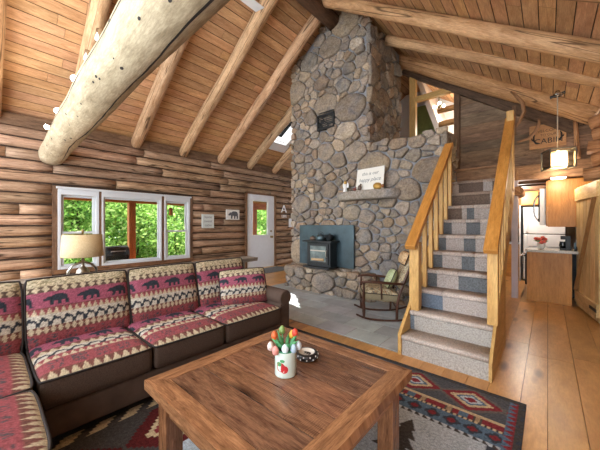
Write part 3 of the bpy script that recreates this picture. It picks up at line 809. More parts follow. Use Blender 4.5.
# ------------------------------------------------------------------ wall pieces on the log wall
def on_wall(y, z, d=.0): return Matrix.Translation((WE + .055 + d, y, z)) @ Matrix.Rotation(PI / 2, 4, 'Z') @ Matrix.Rotation(PI / 2, 4, 'X')   # text plane: x -> north, y -> up
BEAR = [(0, .42), (.04, .53), (.11, .6), (.15, .66), (.17, .74), (.21, .74), (.24, .69), (.32, .72), (.42, .80), (.52, .85), (.64, .84), (.76, .84), (.88, .76), (.96, .6), (.97, .35), (.98, .05), (.84, .03), (.85, .25), (.78, .36), (.72, .3), (.70, .04), (.57, .04), (.58, .34), (.44, .36), (.40, .04), (.26, .04), (.28, .32), (.24, .40), (.16, .38), (.08, .37)]
def inside(poly, x, y):
    c = False; n = len(poly); j = n - 1
    for i in range(n):
        if (poly[i][1] > y) != (poly[j][1] > y) and x < (poly[j][0] - poly[i][0]) * (y - poly[i][1]) / (poly[j][1] - poly[i][1]) + poly[i][0]: c = not c
        j = i
    return c
pq = empty('wall_plaque', (WE + .03, 4.17, 1.46), 'square white plaque with dark bear between window and door', 'plaque')
mb = MB(); mb.box((WE + .02, 3.98, 1.335), (WE + .05, 4.37, 1.585)); mb.build('panel', plain('plaque_white', '#e3e1dc', .6, var=.03), pq, bevel=.003)
mb = MB(); mb.prism([(4.03 + (1 - x) * .0 + x * .3, 1.35 + y * .23) for x, y in reversed(BEAR)], lambda a, b, d: (d, a, b), WE + .0505, WE + .054); mb.build('bear_motif', plain('bear_grey', '#55575b', .7), pq)
p2 = empty('wall_plaque', (WE + .03, 3.48, 1.29), 'pale mint plaque with faint lines of writing beside the window', 'plaque')
mb = MB(); mb.box((WE + .02, 3.33, 1.13), (WE + .05, 3.64, 1.45)); mb.build('panel', plain('plaque_mint', '#cfd6d2', .6, var=.03), p2, bevel=.003)
for k, w in enumerate(('home', 'sweet', 'cabin')):
    text_mesh('lettering', w, .085, M['ink'], p2, on_wall(3.485, 1.385 - k * .095, -.004))
ar = empty('wall_ornament', (WE + .03, 6.0, 1.6), 'white peaked cut-out word ornament right of the door', 'ornament')
mb = MB(); mb.beam((WE + .045, 5.90, 1.58), (WE + .045, 6.0, 1.79), .02, .03, up=(1, 0, 0)); mb.beam((WE + .045, 6.0, 1.79), (WE + .045, 6.10, 1.58), .02, .03, up=(1, 0, 0)); mb.build('peak', M['white'], ar)
mb = MB(); mb.beam((WE + .045, 5.95, 1.64), (WE + .045, 6.05, 1.64), .02, .02); mb.build('crossbar', M['white'], ar)
text_mesh('lettering', 'LIFE', .13, M['white'], ar, on_wall(6.02, 1.46, -.015), extrude=.008)
sw = empty('light_switch', (WE + .04, 6.27, 1.25), 'white light switch plate on the logs next to the chimney', 'switch')
mb = MB(); mb.box((WE + .03, 6.22, 1.14), (WE + .048, 6.34, 1.40)); mb.build('plate', M['white'], sw, bevel=.004)
mb = MB(); mb.box((WE + .048, 6.27, 1.24), (WE + .06, 6.29, 1.30)); mb.build('toggle', M['white'], sw)
# ------------------------------------------------------------------ carpeted stairs with pine rails
SN, ST, SRI = 2.574, .203, .181; SL, SR_ = -1.015, -.34
stairs = empty('staircase', (-.67, 2.6, 0), 'steep carpeted stairs with pine handrails beside the stone chimney', 'staircase')
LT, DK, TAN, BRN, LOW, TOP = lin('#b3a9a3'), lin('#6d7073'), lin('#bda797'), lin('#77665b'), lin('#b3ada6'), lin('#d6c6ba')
STRIPE = [[(1, LOW)], [(.06, lin('#7b8590')), (1, LOW)], [(.36, lin('#6f7a88')), (1, LT)], [(.2, DK), (.5, LT), (.87, DK), (1, LT)], [(.2, DK), (.48, LT), (.66, DK), (1, LT)],
          [(.18, DK), (.45, LT), (.62, DK), (1, LT)], [(.2, DK), (.43, LT), (.64, DK), (.9, LT), (1, DK)], [(.3, BRN), (.38, LT), (.5, DK), (.8, LT), (1, DK)], [(.7, BRN), (.79, LT), (1, BRN)], [(.12, TAN), (.55, BRN), (.7, LT), (1, BRN)]]
for k in range(10):
    y0, z1 = SN + k * ST, SRI * (k + 1); z0 = z1 - SRI; y1 = y0 + ST + .03
    prof = [(y0 + .012, z0), (y0 + .008, z1 - .05), (y0 - .006, z1 - .038), (y0 - .012, z1 - .02), (y0 - .006, z1 - .005), (y0 + .012, z1), (y1, z1), (y1, z0)]
    if k == 0: prof[0] = (y0 - .004, z0)
    es = [0.0]; cs = []
    for f, c in STRIPE[k]: es.append(f); cs.append(c)
    mb = MB(); W = SR_ - SL
    for j, c in enumerate(cs):
        ea, eb = SL + W * es[j], SL + W * es[j + 1]; b = len(mb.V)
        for e in (ea, eb):
            for (y, z) in prof: mb.V.append((e, y, z))
        m = len(prof)
        for q in range(m - 1):
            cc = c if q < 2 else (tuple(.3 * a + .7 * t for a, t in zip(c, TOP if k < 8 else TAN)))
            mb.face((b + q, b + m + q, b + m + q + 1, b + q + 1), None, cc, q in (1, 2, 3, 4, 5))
        mb.face([b + q for q in range(m)], None, c); mb.face([b + m + q for q in reversed(range(m))], None, c)
    mb.build('step', M['carpet'], stairs)
mb = MB(); mb.prism([(SN - .02, 0), (SN + .25, 0), (4.62, 1.55), (4.62, 1.98), (SN - .02, .19)][::-1], lambda a, b, d: (d, a, b), SL - .03, SL - .001); mb.build('stringer', M['newel'], stairs)
mb = MB()                                       # closed side of upright boards, kitchen side
y = SN - .02
while y < 3.45:
    w = .13; zt = min(.19 + (y + w / 2 - SN) * SRI / ST, 1.99); zt0 = min(.16 + (y - SN) * SRI / ST, 1.99); zt1 = min(.16 + (y + w - SN) * SRI / ST, 1.99)
    mb.prism([(y + .002, 0), (y + w - .002, 0), (y + w - .002, max(zt1, .05)), (y + .002, max(zt0, .05))][::-1], lambda a, b, d: (d, a, b), SR_ + .002, SR_ + .024, sh(.8, 1.05))
    y += w
mb.build('side_boarding', M['newel'], stairs)
mb = MB(); mb.prism([(3.4, .5), (4.62, 1.6), (4.62, 1.98), (3.4, .9)][::-1], lambda a, b, d: (d, a, b), SR_ + .001, SR_ + .014); mb.build('stringer', M['newel'], stairs)
def post(name, e, y, z0, z1, w=.09):
    q = MB(); q.box((e - w / 2, y - w / 2, z0), (e + w / 2, y + w / 2, z1), (1, 1, 1), None, 2); return q.build(name, M['newel'], stairs, bevel=.004)
EL_, ER2 = -.985, -.345
post('newel_post', EL_, 2.845, .362, 1.03); post('newel_post', ER2, 2.845, .362, 1.03, .075)
SLP = SRI / ST * 1.02
def rz(y): return 1.0 + (y - 2.72) * SLP
mb = MB(); mb.beam((EL_, 2.70, rz(2.70)), (EL_, 4.12, rz(4.12)), .10, .05); mb.build('handrail', M['rail'], stairs, bevel=.006)
mb = MB(); mb.beam((ER2, 2.70, rz(2.70)), (ER2 - .01, 4.42, rz(4.42)), .10, .05); mb.build('handrail', M['rail'], stairs, bevel=.006)
post('newel_post', ER2 - .005, 4.36, 1.62, 2.62, .075)
for k in range(2, 8):
    y = SN + k * ST + .12
    post('baluster', EL_ + .01, y, SRI * (k + 1), rz(y) - .01, .04)
for k in range(2, 9):
    y = SN + k * ST + .1
    post('baluster', ER2 + .01, y, SRI * (k + 1), rz(y) - .01, .04)
mb = MB(); mb.box((-1.0, 4.60, 1.81), (-.33, 4.64, 1.985), (1.0, .85, .7)); mb.box((-1.03, 4.57, 1.985), (-.33, 4.70, 2.01), (1.3, 1.1, .9)); mb.build('landing_edge', M['plank'], stairs)
mb = MB(); mb.box((-.95, NW - .05, 2.0), (-.33, NW - .005, 2.10), (1.2, 1, .85)); struct(mb.build('trim_9', M['plank']))

# antlers hung over the stair head
an = empty('antler_pair', (-.32, 5.6, 2.95), 'pair of curved brown antlers above the head of the right handrail', 'antlers')
for pts in ([(-.42, 5.3, 3.22), (-.36, 5.28, 3.14), (-.28, 5.26, 3.0), (-.26, 5.25, 2.86), (-.32, 5.26, 2.72), (-.36, 5.28, 2.66)], [(-.1, 5.5, 2.78), (-.1, 5.5, 2.70), (-.14, 5.5, 2.60), (-.22, 5.52, 2.52), (-.36, 5.54, 2.50)]):
    mb = MB(); sm = []
    for i in range(len(pts) - 1):
        for t in (0, .5): sm.append(Vector(pts[i]).lerp(Vector(pts[i + 1]), t))
    sm.append(Vector(pts[-1])); mb.tube(sm, [.009 + .016 * math.sin(PI * (i + 1) / (len(sm) + 1)) for i in range(len(sm))], 10, (.5, .4, .34), wob=.15); mb.build('antler', M['rafter'], an)
mb = MB(); mb.box((-.40, 5.24, 2.55), (-.35, 5.30, 2.98), (.7, .6, .5)); mb.build('hanger', M['plank'], an)

# CABIN board
cs_ = empty('cabin_sign', (0, NW - .03, 2.6), 'rectangular wooden sign reading CABIN with antlers on the plank wall', 'sign')
mb = MB(); Mc = Matrix.Translation((-.005, NW - .03, 2.585)) @ Matrix.Rotation(math.radians(0), 4, 'Y')
mb.box((-.215, -.012, -.175), (.215, .012, .19), (1, 1, 1), Mc); mb.build('board', wood('sign_board', '#cfa070', '#a97a4e', .6, 10, 0), cs_)
M['sign_ink'] = plain('sign_dark_ink', '#2e2925', .8); M['sign_pale'] = plain('sign_pale_ink', '#54442f', .8)
Mt = Mc @ Matrix.Translation((0, -.0135, 0)) @ Matrix.Rotation(PI / 2, 4, 'X')
text_mesh('lettering', 'CABIN', .115, M['sign_ink'], cs_, Mt @ Matrix.Translation((.01, -.075, 0)), extrude=.001)
text_mesh('lettering', 'WELCOME', .06, M['sign_pale'], cs_, Mt @ Matrix.Translation((.0, .085, 0)))
text_mesh('lettering', 'TO OUR', .05, M['sign_pale'], cs_, Mt @ Matrix.Translation((.01, .02, 0)))
for s_ in (-1, 1):
    mb = MB(); mb.tube([Vector((s_ * x, -.016, z)) for x, z in ((.10, -.10), (.14, -.085), (.165, -.04), (.16, .02), (.145, .05))], [.008, .012, .013, .01, .003], 8)
    mb.tube([Vector((s_ * x, -.016, z)) for x, z in ((.16, -.05), (.185, -.03), (.19, .0))], [.01, .008, .002], 8)
    mb.V = [tuple(Mc @ Vector(v)) for v in mb.V]; mb.build('painted_antler', M['sign_ink'], cs_)

# lantern hanging from the east rafter
ln = empty('pendant_lantern', (.09, 4.66, 1.9), 'square glass lantern with glowing bulb hanging on a cord', 'lamp')
mb = MB(); mb.tube([(.09, 4.65, 2.83), (.09, 4.66, 2.13)], .006, 6); mb.build('cord', plain('pale_cord', '#b5a58f', .8), ln)
mb = MB(); mb.lathe([(0, .055), (.02, .05), (.03, .02), (.055, 0), (.055, -.012), (0, -.012)], (.09, 4.65, 2.79), 16); mb.build('canopy', M['chrome'], ln)
mb = MB(); mb.beam((.02, 4.65, 2.775), (.16, 4.65, 2.805), .05, .02); mb.build('bracket', M['black'], ln)
a, b, z0, z1 = .12, .12, 1.885, 2.12; cx, cy = .095, 4.66; Q = Matrix.Translation((cx, cy, 0)) @ Matrix.Rotation(.35, 4, 'Z')
mb = MB()
for sx in (-1, 1):
    for sy in (-1, 1): mb.box((sx * a - .007, sy * b - .005, z0), (sx * a + .005, sy * b + .005, z1), (1, 1, 1), Q)
for z in (z0, z1 - .012):
    for s_ in (-1, 1):
        mb.box((-a, s_ * b - .007, z), (a, s_ * b + .007, z + .012), (1, 1, 1), Q); mb.box((s_ * a - .007, -b, z), (s_ * a + .007, b, z + .012), (1, 1, 1), Q)
mb.box((-a, -.01, z1 - .01), (a, .01, z1), (1, 1, 1), Q)
mb.build('frame', plain('dark_bronze', '#5f5a50', .6, .2), ln)
mb = MB()
for s_ in (-1, 1):
    mb.quad(*[Q @ Vector(v) for v in ((-a, s_ * b, z0), (a, s_ * b, z0), (a, s_ * b, z1), (-a, s_ * b, z1))]); mb.quad(*[Q @ Vector(v) for v in ((s_ * a, -b, z0), (s_ * a, b, z0), (s_ * a, b, z1), (s_ * a, -b, z1))])
mb.build('panes', M['glass'], ln)
mb = MB(); mb.lathe([(.012, .0), (.014, -.03), (.03, -.08), (.034, -.11), (.02, -.14), (0, -.147)], (cx, cy, 2.11), 14); mb.build('bulb', emit('lantern_bulb', '#ffd690', 3.5), ln)
mb = MB(); mb.lathe([(.085, 0), (.085, .19)], (cx, cy, 1.90), 20); _g = NT('frosted_amber_glass'); _t = _g.n('ShaderNodeBsdfTransparent'); _t.inputs[0].default_value = (1, .92, .72, 1); _d = _g.n('ShaderNodeBsdfTranslucent'); _d.inputs[0].default_value = (1, .78, .42, 1); _x = _g.n('ShaderNodeMixShader'); _x.inputs[0].default_value = .45
_g.l(_t.outputs[0], _x.inputs[1]); _g.l(_d.outputs[0], _x.inputs[2]); _g.l(_x.outputs[0], _g.out.inputs[0]); _g.t.nodes.remove(_g.b)
mb.build('inner_shade', _g.m, ln)
# ------------------------------------------------------------------ woven lodge fabric
CR, PK, RD, DKB, BR, PALE = lin('#bcae93'), lin('#9a5468'), lin('#8e4a4f'), lin('#30363f'), lin('#6f4740'), lin('#bfb9ac')
def h2(a, b): return noise.noise(Vector((a, b, 3.3)))
def band_tri(s, f, per, up, dn):
    u = (s / per) % 1; return up if f < 1 - abs(2 * u - 1) else dn
def bears(s, f, per, bg, col):
    u = (s / per) % 1; x = (u - .12) / .76; y = (f - .12) / .78
    return col if 0 < x < 1 and 0 < y < 1 and inside(BEAR, x, y) else bg
def motif(s, f, per, bg, col):
    return col if h2(s * 90, f * 11) > .12 and .15 < f < .85 and math.sin(s / per * 6.28) > -.4 else bg
def hour(s, f, per, bg, col):
    u = abs(2 * ((s / per) % 1) - 1); return col if u < .15 + .7 * abs(2 * f - 1) and u < .7 else bg
def horses(s, f, per, bg, col):
    u = (s / per) % 1; w = .5 + .2 * math.sin(u * 6.283) + .1 * math.sin(u * 12.57 + 1)
    return col if abs(f - w) < .17 + .05 * math.sin(u * 6.283 + 2) or (f < .3 and abs(u - .62) < .07) else bg
def fabric_back(s, t):
    B = ((0, .2, 'm'), (.2, .30, 'h'), (.30, .46, 'o'), (.46, .56, 't'), (.56, .79, 'b'), (.79, .87, 'x'), (.87, 1.01, 'c'))
    for a, b, k in B:
        if t < b:
            f = (t - a) / (b - a); break
    if k == 'm': return motif(s, f, .1, RD, lin('#4d4a4f'))
    if k == 'h': return hour(s, f, .036, CR, BR)
    if k == 'o': return horses(s, f, .062, PALE, DKB)
    if k == 't': return band_tri(s, f, .036, CR, RD) if f < .93 else BR
    if k == 'b': return bears(s, f, .18, PK, DKB)
    if k == 'x': return hour(s, f, .05, CR, lin('#5a4a40'))
    return lin('#8d8468') if h2(s * 70, t * 90) > .1 else CR
def fabric_seat(s, t):
    B = ((0, .09, 't'), (.09, .30, 'm'), (.30, .39, 'h'), (.39, .51, 'o'), (.51, .60, 't'), (.60, .84, 'b'), (.84, 1.01, 'c'))
    t = max(t, 0)
    for a, b, k in B:
        if t < b:
            f = (t - a) / (b - a); break
    if k == 't': return band_tri(s, f, .05, CR, BR)
    if k == 'm': return motif(s, f, .11, RD, lin('#55484c'))
    if k == 'h': return band_tri(s, f, .04, CR, RD)
    if k == 'o': return horses(s, f, .085, PALE, DKB)
    if k == 'b': return bears(s, f, .19, PK, DKB)
    return lin('#8d8468') if h2(s * 70, t * 90) > .1 else CR
SU = lin('#54443b')
def cushion(name, w, d, th, Mx, pat, parent, nu=90, nv=72, crown=.03, side=None, s0=0, rnd=.06, pinch=0):
    "box cushion: local x width, y depth (pattern runs front/bottom y=-d/2 to back/top), z thickness"
    mb = MB()
    def P(u, v, z):
        ru = 1 - .5 * rnd * (abs(v) ** 6); rv = 1 - .5 * rnd * (abs(u) ** 6)
        pu = 1 - pinch * (1 - abs(v) ** 2) * .0
        return Mx @ Vector((u * w / 2 * ru * pu, v * d / 2 * rv, z))
    g = []
    for j in range(nv + 1):
        v = 2 * j / nv - 1
        for i in range(nu + 1):
            u = 2 * i / nu - 1; ed = max(abs(u), abs(v))
            z = th / 2 + crown * (1 - u ** 4) * (1 - v ** 4) - .02 * ed ** 14 + .004 * noise.noise(Vector((u * 2 + s0, v * 2, 1)))
            if pinch: z = th / 2 * 0 + th / 2 * (1 - abs(u) ** 3) ** .5 * (1 - abs(v) ** 3) ** .5
            p = P(u, v, z); mb.V.append(tuple(p)); cc = pat(u * w / 2 + s0, (v + 1) / 2); kk = 1 + .55 * noise.noise(Vector((u * w * 95, v * d * 95, s0))) + .25 * noise.noise(Vector((u * w * 30, v * d * 45, s0))); g.append(tuple(a * kk for a in cc))
    for j in range(nv):
        for i in range(nu):
            q = (j * (nu + 1) + i, j * (nu + 1) + i + 1, (j + 1) * (nu + 1) + i + 1, (j + 1) * (nu + 1) + i)
            mb.face(q, None, [g[a] for a in q], True)
    # boxing
    rim = [(2 * i / 24 - 1, -1) for i in range(24)] + [(1, 2 * i / 24 - 1) for i in range(24)] + [(1 - 2 * i / 24, 1) for i in range(24)] + [(-1, 1 - 2 * i / 24) for i in range(24)]
    sc = side or SU; b = len(mb.V); L = ((th / 2 - .02, 1.0), (th / 4, 1.012), (-th / 4, 1.012), (-th / 2 + .01, .99), (-th / 2, .95)) if not pinch else ((0, 1), (-.0, 1.0))
    m = len(rim)
    for z, k in L:
        for u, v in rim: mb.V.append(tuple(P(u * k, v * k, z)))
    for a in range(len(L) - 1):
        for q in range(m): mb.face((b + a * m + (q + 1) % m, b + a * m + q, b + (a + 1) * m + q, b + (a + 1) * m + (q + 1) % m)[::-1], None, sc, True)
    if pinch:
        bb = len(mb.V)
        for j in range(21):
            for i in range(21):
                u, v = i / 10 - 1, j / 10 - 1; mb.V.append(tuple(P(u, v, -th / 2 * (max(0, 1 - abs(u) ** 3)) ** .5 * (max(0, 1 - abs(v) ** 3)) ** .5)))
        for j in range(20):
            for i in range(20): mb.face((bb + (j + 1) * 21 + i, bb + (j + 1) * 21 + i + 1, bb + j * 21 + i + 1, bb + j * 21 + i), None, sc, True)
    else: mb.face([b + (len(L) - 1) * m + q for q in reversed(range(m))], None, sc)
    o = mb.build(name, M['weave'], parent)
    pp = MB(); pp.tube([P(u * 1.004, v * 1.004, th / 2 - .017 if not pinch else 0) for u, v in rim], .0065, 6, closed=True); pp.build('piping', M['piping'], o)
    return o

sofa = empty('sectional_sofa', (-2.4, .6, .012), 'brown L-shaped sectional sofa with woven bear patterned cushions', 'sofa')
mb = MB(); mb.box((-2.93, -.95, .07), (-1.955, 2.0, .235)); mb.box((-1.955, -.95, .07), (-.62, .115, .235)); mb.build('base', M['suede'], sofa, bevel=.015)
mb = MB(); mb.box((-2.95, -.95, .2), (-2.76, 2.08, .745)); mb.build('back', M['suede'], sofa, bevel=.04)
mb = MB(); mb.box((-2.76, -.95, .2), (-.62, -.80, .745)); mb.build('back', M['suede'], sofa, bevel=.04)
for e, n_ in ((-1.98, 1.95), (-2.88, 1.95), (-2.88, -.9), (-.68, .05), (-.68, -.9), (-2.0, -.9)):
    mb = MB(); mb.box((e - .03, n_ - .03, .012), (e + .03, n_ + .03, .075)); mb.build('leg', M['darkwood'], sofa)
mb = MB(); mb.box((-2.9, 1.93, .05), (-1.96, 2.055, .47)); mb.tube([(-2.92, 1.99, .475), (-2.4, 1.99, .48), (-1.945, 1.99, .475)], [.08, .082, .078], 24)
mb.build('arm', M['suede'], sofa, bevel=.01)
mb = MB(); mb.box((-.64, -.95, .05), (-.46, .1, .47)); mb.tube([(-.55, -.95, .475), (-.55, .11, .475)], .10, 20); mb.build('arm', M['suede'], sofa, bevel=.01)
def frame(o, x, y):
    x, y = Vector(x).normalized(), Vector(y).normalized(); z = x.cross(y); z.normalize(); y = z.cross(x)
    return Matrix(((x.x, y.x, z.x, o[0]), (x.y, y.y, z.y, o[1]), (x.z, y.z, z.z, o[2]), (0, 0, 0, 1)))
# seats of the long run: local x runs north, y runs west (front edge at -d/2)
for k, (a, b) in enumerate(((.185, .735), (.745, 1.285), (1.295, 1.92))):
    cushion('seat_cushion', b - a, .66, .17, frame((-1.93 - .33, (a + b) / 2, .325), (0, 1, 0), (-1, 0, 0)), fabric_seat, sofa, s0=k * .6, crown=.022)
# short run faces north: local x runs west, y runs south
for k, (a, b) in enumerate(((-2.50, -1.90), (-1.885, -1.325), (-1.31, -.66))):
    cushion('seat_cushion', b - a, .76, .17, frame(((a + b) / 2, .165 - .38, .325), (-1, 0, 0), (0, -1, 0)), fabric_seat, sofa, s0=.3 + k * .6, crown=.022)
for k, (a, b) in enumerate(((-.50, .165), (.18, .775), (.785, 1.36), (1.37, 1.93))):
    cushion('back_cushion', b - a, .46, .17, frame((-2.60, (a + b) / 2, .595), (0, 1, 0), (-.25, 0, 1)), fabric_back, sofa, s0=.07 + k * .53, crown=.035)
for k, (a, b) in enumerate(((-2.45, -1.90), (-1.885, -1.325), (-1.31, -.66))):
    cushion('back_cushion', b - a, .46, .17, frame(((a + b) / 2, -.65, .595), (-1, 0, 0), (0, -.25, 1)), fabric_back, sofa, s0=.2 + k * .57, crown=.035, nu=30, nv=24)
tp = cushion('throw_pillow', .46, .35, .16, frame((-2.30, 1.74, .58), (.42, .9, .03), (-.33, .1, 1)), fabric_back, None, s0=1.03, pinch=1, side=RD, nu=70, nv=60)
tag(tp, 'loose woven bear throw pillow leaning at right end of sofa', 'pillow')

# live-edge console behind the sofa, with the lamp
con = empty('console_table', (-3.1, 1.1, 0), 'narrow grey weathered plank table standing behind the sofa', 'table')
mb = MB(); b = len(mb.V); n = 22
for i in range(n + 1):
    y = -.1 + 2.62 * i / n; w0 = .13 + .02 * noise.noise(Vector((y * 3, 1, 0))); w1 = .13 + .025 * noise.noise(Vector((y * 3, 5, 0)))
    for e, z in ((-3.13 - w0, .752), (-3.13 + w1, .752), (-3.13 + w1 - .012, .705), (-3.13 - w0 + .012, .705)): mb.V.append((e, y, z))
for i in range(n):
    for q in range(4):
        uv = [(i * .12, q * .2), (i * .12, q * .2 + .2), (i * .12 + .12, q * .2 + .2), (i * .12 + .12, q * .2)]
        mb.face((b + i * 4 + q, b + i * 4 + (q + 1) % 4, b + i * 4 + 4 + (q + 1) % 4, b + i * 4 + 4 + q)[::-1], uv[::-1])
mb.face([b, b + 1, b + 2, b + 3]); mb.face([b + n * 4 + q for q in (3, 2, 1, 0)])
mb.build('table_top', M['greylog'], con)
for y in (.1, 2.3):
    for e in (-3.2, -3.06):
        mb = MB(); mb.tube([(e, y, 0), (e, y, .71)], .03, 10, wob=.1); mb.build('leg', M['greylog'], con)
lamp = empty('table_lamp', (-3.1, .585, .752), 'table lamp with beige drum shade and arched metal base', 'lamp')
mb = MB(); c = (-3.1, .585)
mb.tube([(c[0] + .0, c[1] - .105, .755), (c[0], c[1] - .10, .80), (c[0], c[1] - .07, .845), (c[0], c[1], .875), (c[0], c[1] + .07, .845), (c[0], c[1] + .10, .80), (c[0], c[1] + .105, .755)], .011, 10)
mb.lathe([(0, 0), (.07, 0), (.07, .012), (.05, .02), (.045, .05), (.02, .075), (.012, .085), (.012, .18), (0, .18)], (c[0], c[1], .752), 18); mb.build('base', M['metal'], lamp)
M['shade'] = NT('linen_shade'); _m = M['shade']; _m.base(_m.ramp(_m.noise(_m.mapped(_m.coord('Object'), (40, 40, 160)), 3, 3), [(.3, lin('#b89f78')), (.7, lin('#dcc7a0'))])); _m.rough(.9, .1); M['shade'] = _m.m
mb = MB(); mb.lathe([(.150, .0), (.154, .004), (.143, .195), (.139, .195), (.148, .004)], (c[0], c[1], .92), 32); mb.build('lamp_shade', M['shade'], lamp)
mb = MB(); mb.lathe([(.008, 0), (.008, .03), (.014, .04), (0, .055)], (c[0], c[1], 1.11), 10); mb.tube([(c[0] - .145, c[1], 1.115), (c[0] + .145, c[1], 1.115)], .003, 6); mb.tube([(c[0], c[1] - .145, 1.115), (c[0], c[1] + .145, 1.115)], .003, 6); mb.tube([(c[0], c[1], .93), (c[0], c[1], 1.12)], .006, 6)
mb.build('finial', M['gilt'], lamp)

# ------------------------------------------------------------------ rug
RW, RE_, RS, RN = -2.52, -.105, -.65, 2.385
NAVY, CH, RRED, RCR, BLU, PBL, TANR = lin('#40454f'), lin('#4b4745'), lin('#84343a'), lin('#c9b38f'), lin('#5b7287'), lin('#bfc9d1'), lin('#a98f72')
def diamond(x, y, rings):
    d = abs(x) + abs(y)
    for r, c in rings:
        if d < r: return c
    return None
def stair(v, q): return math.floor(v / q) * q
PINE = [(0, 0), (.02, .0), (.02, .05), (.12, .04), (.05, .12), (.10, .12), (.04, .20), (.08, .2), (.03, .28), (.05, .28), (0, .38), (-.05, .28), (-.03, .28), (-.08, .2), (-.04, .2), (-.10, .12), (-.05, .12), (-.12, .04), (-.02, .05), (-.02, 0)]
def rug_pat(e, n):
    d = min(RN - n, n - RS); sd = min(RE_ - e, e - RW)
    if e < -1.5 and n < 2.0:                        # broad woven end next to the sofa
        x = e + 2.05
        if x < .03: return CH
        if x < .11: return RCR if ((n + .02 * math.floor(x / .02)) / .16 % 1) < .55 else CH
        if x < .15: return CH
        u = ((n) % .5) - .25; v = x - .36
        c = diamond(stair(abs(u), .02), stair(abs(v), .02), ((.05, RCR), (.1, RRED), (.13, RCR), (.24, lin('#5a2323'))))
        return c or (CH if x < .5 else NAVY)
    if d < .045 or sd < .04: return CH if h2(e * 40, n * 40) < .15 else NAVY
    if sd < .085:                                  # serrated red strip at the sides
        u = (n / .05) % 1; f = (sd - .04) / .045
        return RRED if f < abs(2 * u - 1) else BLU
    if d < .335:                                   # medallion band
        f = (d - .19); u = ((e + .39 + .185) % .37) - .185
        c = diamond(stair(abs(u), .0125), stair(abs(f) * 1.35, .0125), ((.03, RRED), (.055, PBL), (.085, BLU), (.125, RCR), (.175, RRED)))
        if c: return c
        return lin('#55565a') if (abs(stair(abs(u), .0125)) + abs(stair(abs(f) * 1.35, .0125))) > .2 else lin('#6a635e')
    if d < .36: return RCR
    if d < .41:
        u = (e / .16) % 1; return (TANR if u < .08 or u > .92 else (BLU if abs(u - .5) < .16 and int(math.floor(e / .16)) % 2 else RRED if abs(u - .5) < .36 else lin('#59504b')))
    if d < .43: return RCR if ((e / .03) % 1) < .6 else CH
    if d < .56:
        u = ((e + .055) % .11) - .055; f = d - .495
        return diamond(stair(abs(u), .008), stair(abs(f), .008), ((.022, RRED), (.045, NAVY))) or BLU
    if d < .585: return CH if ((e / .045) % 1) < abs((d - .56) / .025 * .5 + .3) else PBL
    if sd < .14: return RRED if sd < .10 else NAVY
    # pale centre with pines and a dark antlered animal
    for cx, cy, s_ in ((-.62, 1.38, .95), (-.98, 1.40, .8), (-2.2, 1.3, 1.0), (-1.6, 1.36, .9), (-.4, .5, 1), (-2.1, .3, 1)):
        if inside(PINE, (e - cx) / s_, (n - cy) / s_): return CH
    x, y = (e + .66) / .62, (n - .98) / .42
    if 0 < x < 1 and 0 < y < 1 and inside(BEAR, x, y): return NAVY
    if n < 1.0 and h2(e * 4, n * 4) > .12: return lin('#7d8b92')
    k = .92 + .12 * h2(e * 14, n * 14); return tuple(a * k for a in PBL)
mb = MB(); NU, NV = 420, 460
for j in range(NV + 1):
    for i in range(NU + 1):
        mb.V.append((RW + (RE_ - RW) * i / NU, RS + (RN - RS) * j / NV, .011 + .0008 * noise.noise(Vector((i * .09, j * .09, 0)))))
pc = [tuple(a * (1 + .45 * noise.noise(Vector((v[0] * 75, v[1] * 75, 0)))) for a in rug_pat(v[0], v[1])) for v in mb.V]
for j in range(NV):
    for i in range(NU):
        q = (j * (NU + 1) + i, j * (NU + 1) + i + 1, (j + 1) * (NU + 1) + i + 1, (j + 1) * (NU + 1) + i)
        mb.face(q, None, [pc[a] for a in q], True)
mb.box((RW, RS, .001), (RE_, RN, .0095), NAVY)
tag(mb.build('area_rug', M['rug']), 'large woven lodge rug with red diamond border under the table', 'rug')

# ------------------------------------------------------------------ coffee table
T0, T1, S0, S1, TZ = -1.405, -.505, .495, 1.41, .48
tab = empty('coffee_table', (-.95, .95, .012), 'square rustic dark plank coffee table on the woven rug', 'table')
mb = MB(); bw = .085; mb.mi = 1
mb.prism([(T0, S0), (T1, S0), (T1 - bw, S0 + bw), (T0 + bw, S0 + bw)], lambda a, b, d: (a, b, d), TZ - .045, TZ, (1.15, 1.1, 1.05))
mb.prism([(T1, S1), (T0, S1), (T0 + bw, S1 - bw), (T1 - bw, S1 - bw)], lambda a, b, d: (a, b, d), TZ - .045, TZ, (1.1, 1.05, 1.0))
for f in range(len(mb.U)): pass
i0 = len(mb.U)
mb.prism([(T0, S1), (T0, S0), (T0 + bw, S0 + bw), (T0 + bw, S1 - bw)], lambda a, b, d: (a, b, d), TZ - .045, TZ, (1.1, 1.05, 1))
mb.prism([(T1, S0), (T1, S1), (T1 - bw, S1 - bw), (T1 - bw, S0 + bw)], lambda a, b, d: (a, b, d), TZ - .045, TZ, (1.15, 1.1, 1.0))
for f in range(i0, len(mb.U)): mb.U[f] = [(v, u) for u, v in mb.U[f]]
mb.mi = 0; y = S0 + bw; ws = [.16, .13, .17, .14, .145]; tot = (S1 - S0 - 2 * bw); kf = tot / sum(ws)
for w in ws:
    mb.box((T0 + bw + .001, y + .003, TZ - .04), (T1 - bw - .001, y + w * kf - .003, TZ - .001 - R.random() * .0012), sh(.8, 1.05, .05), None, 0); y += w * kf
mb.build('table_top', [M['table'], M['tableframe']], tab, bevel=.0008)
mb = MB(); mb.box((T0 + bw, S0 + bw, TZ - .044), (T1 - bw, S1 - bw, TZ - .006)); mb.build('underlay', M['dark'], tab)
for y0 in (S0 + .06, S1 - .085):
    mb = MB(); mb.box((T0 + .1, y0, TZ - .15), (T1 - .1, y0 + .025, TZ - .045), (1.1, 1.05, 1)); mb.build('apron', M['tableframe'], tab)
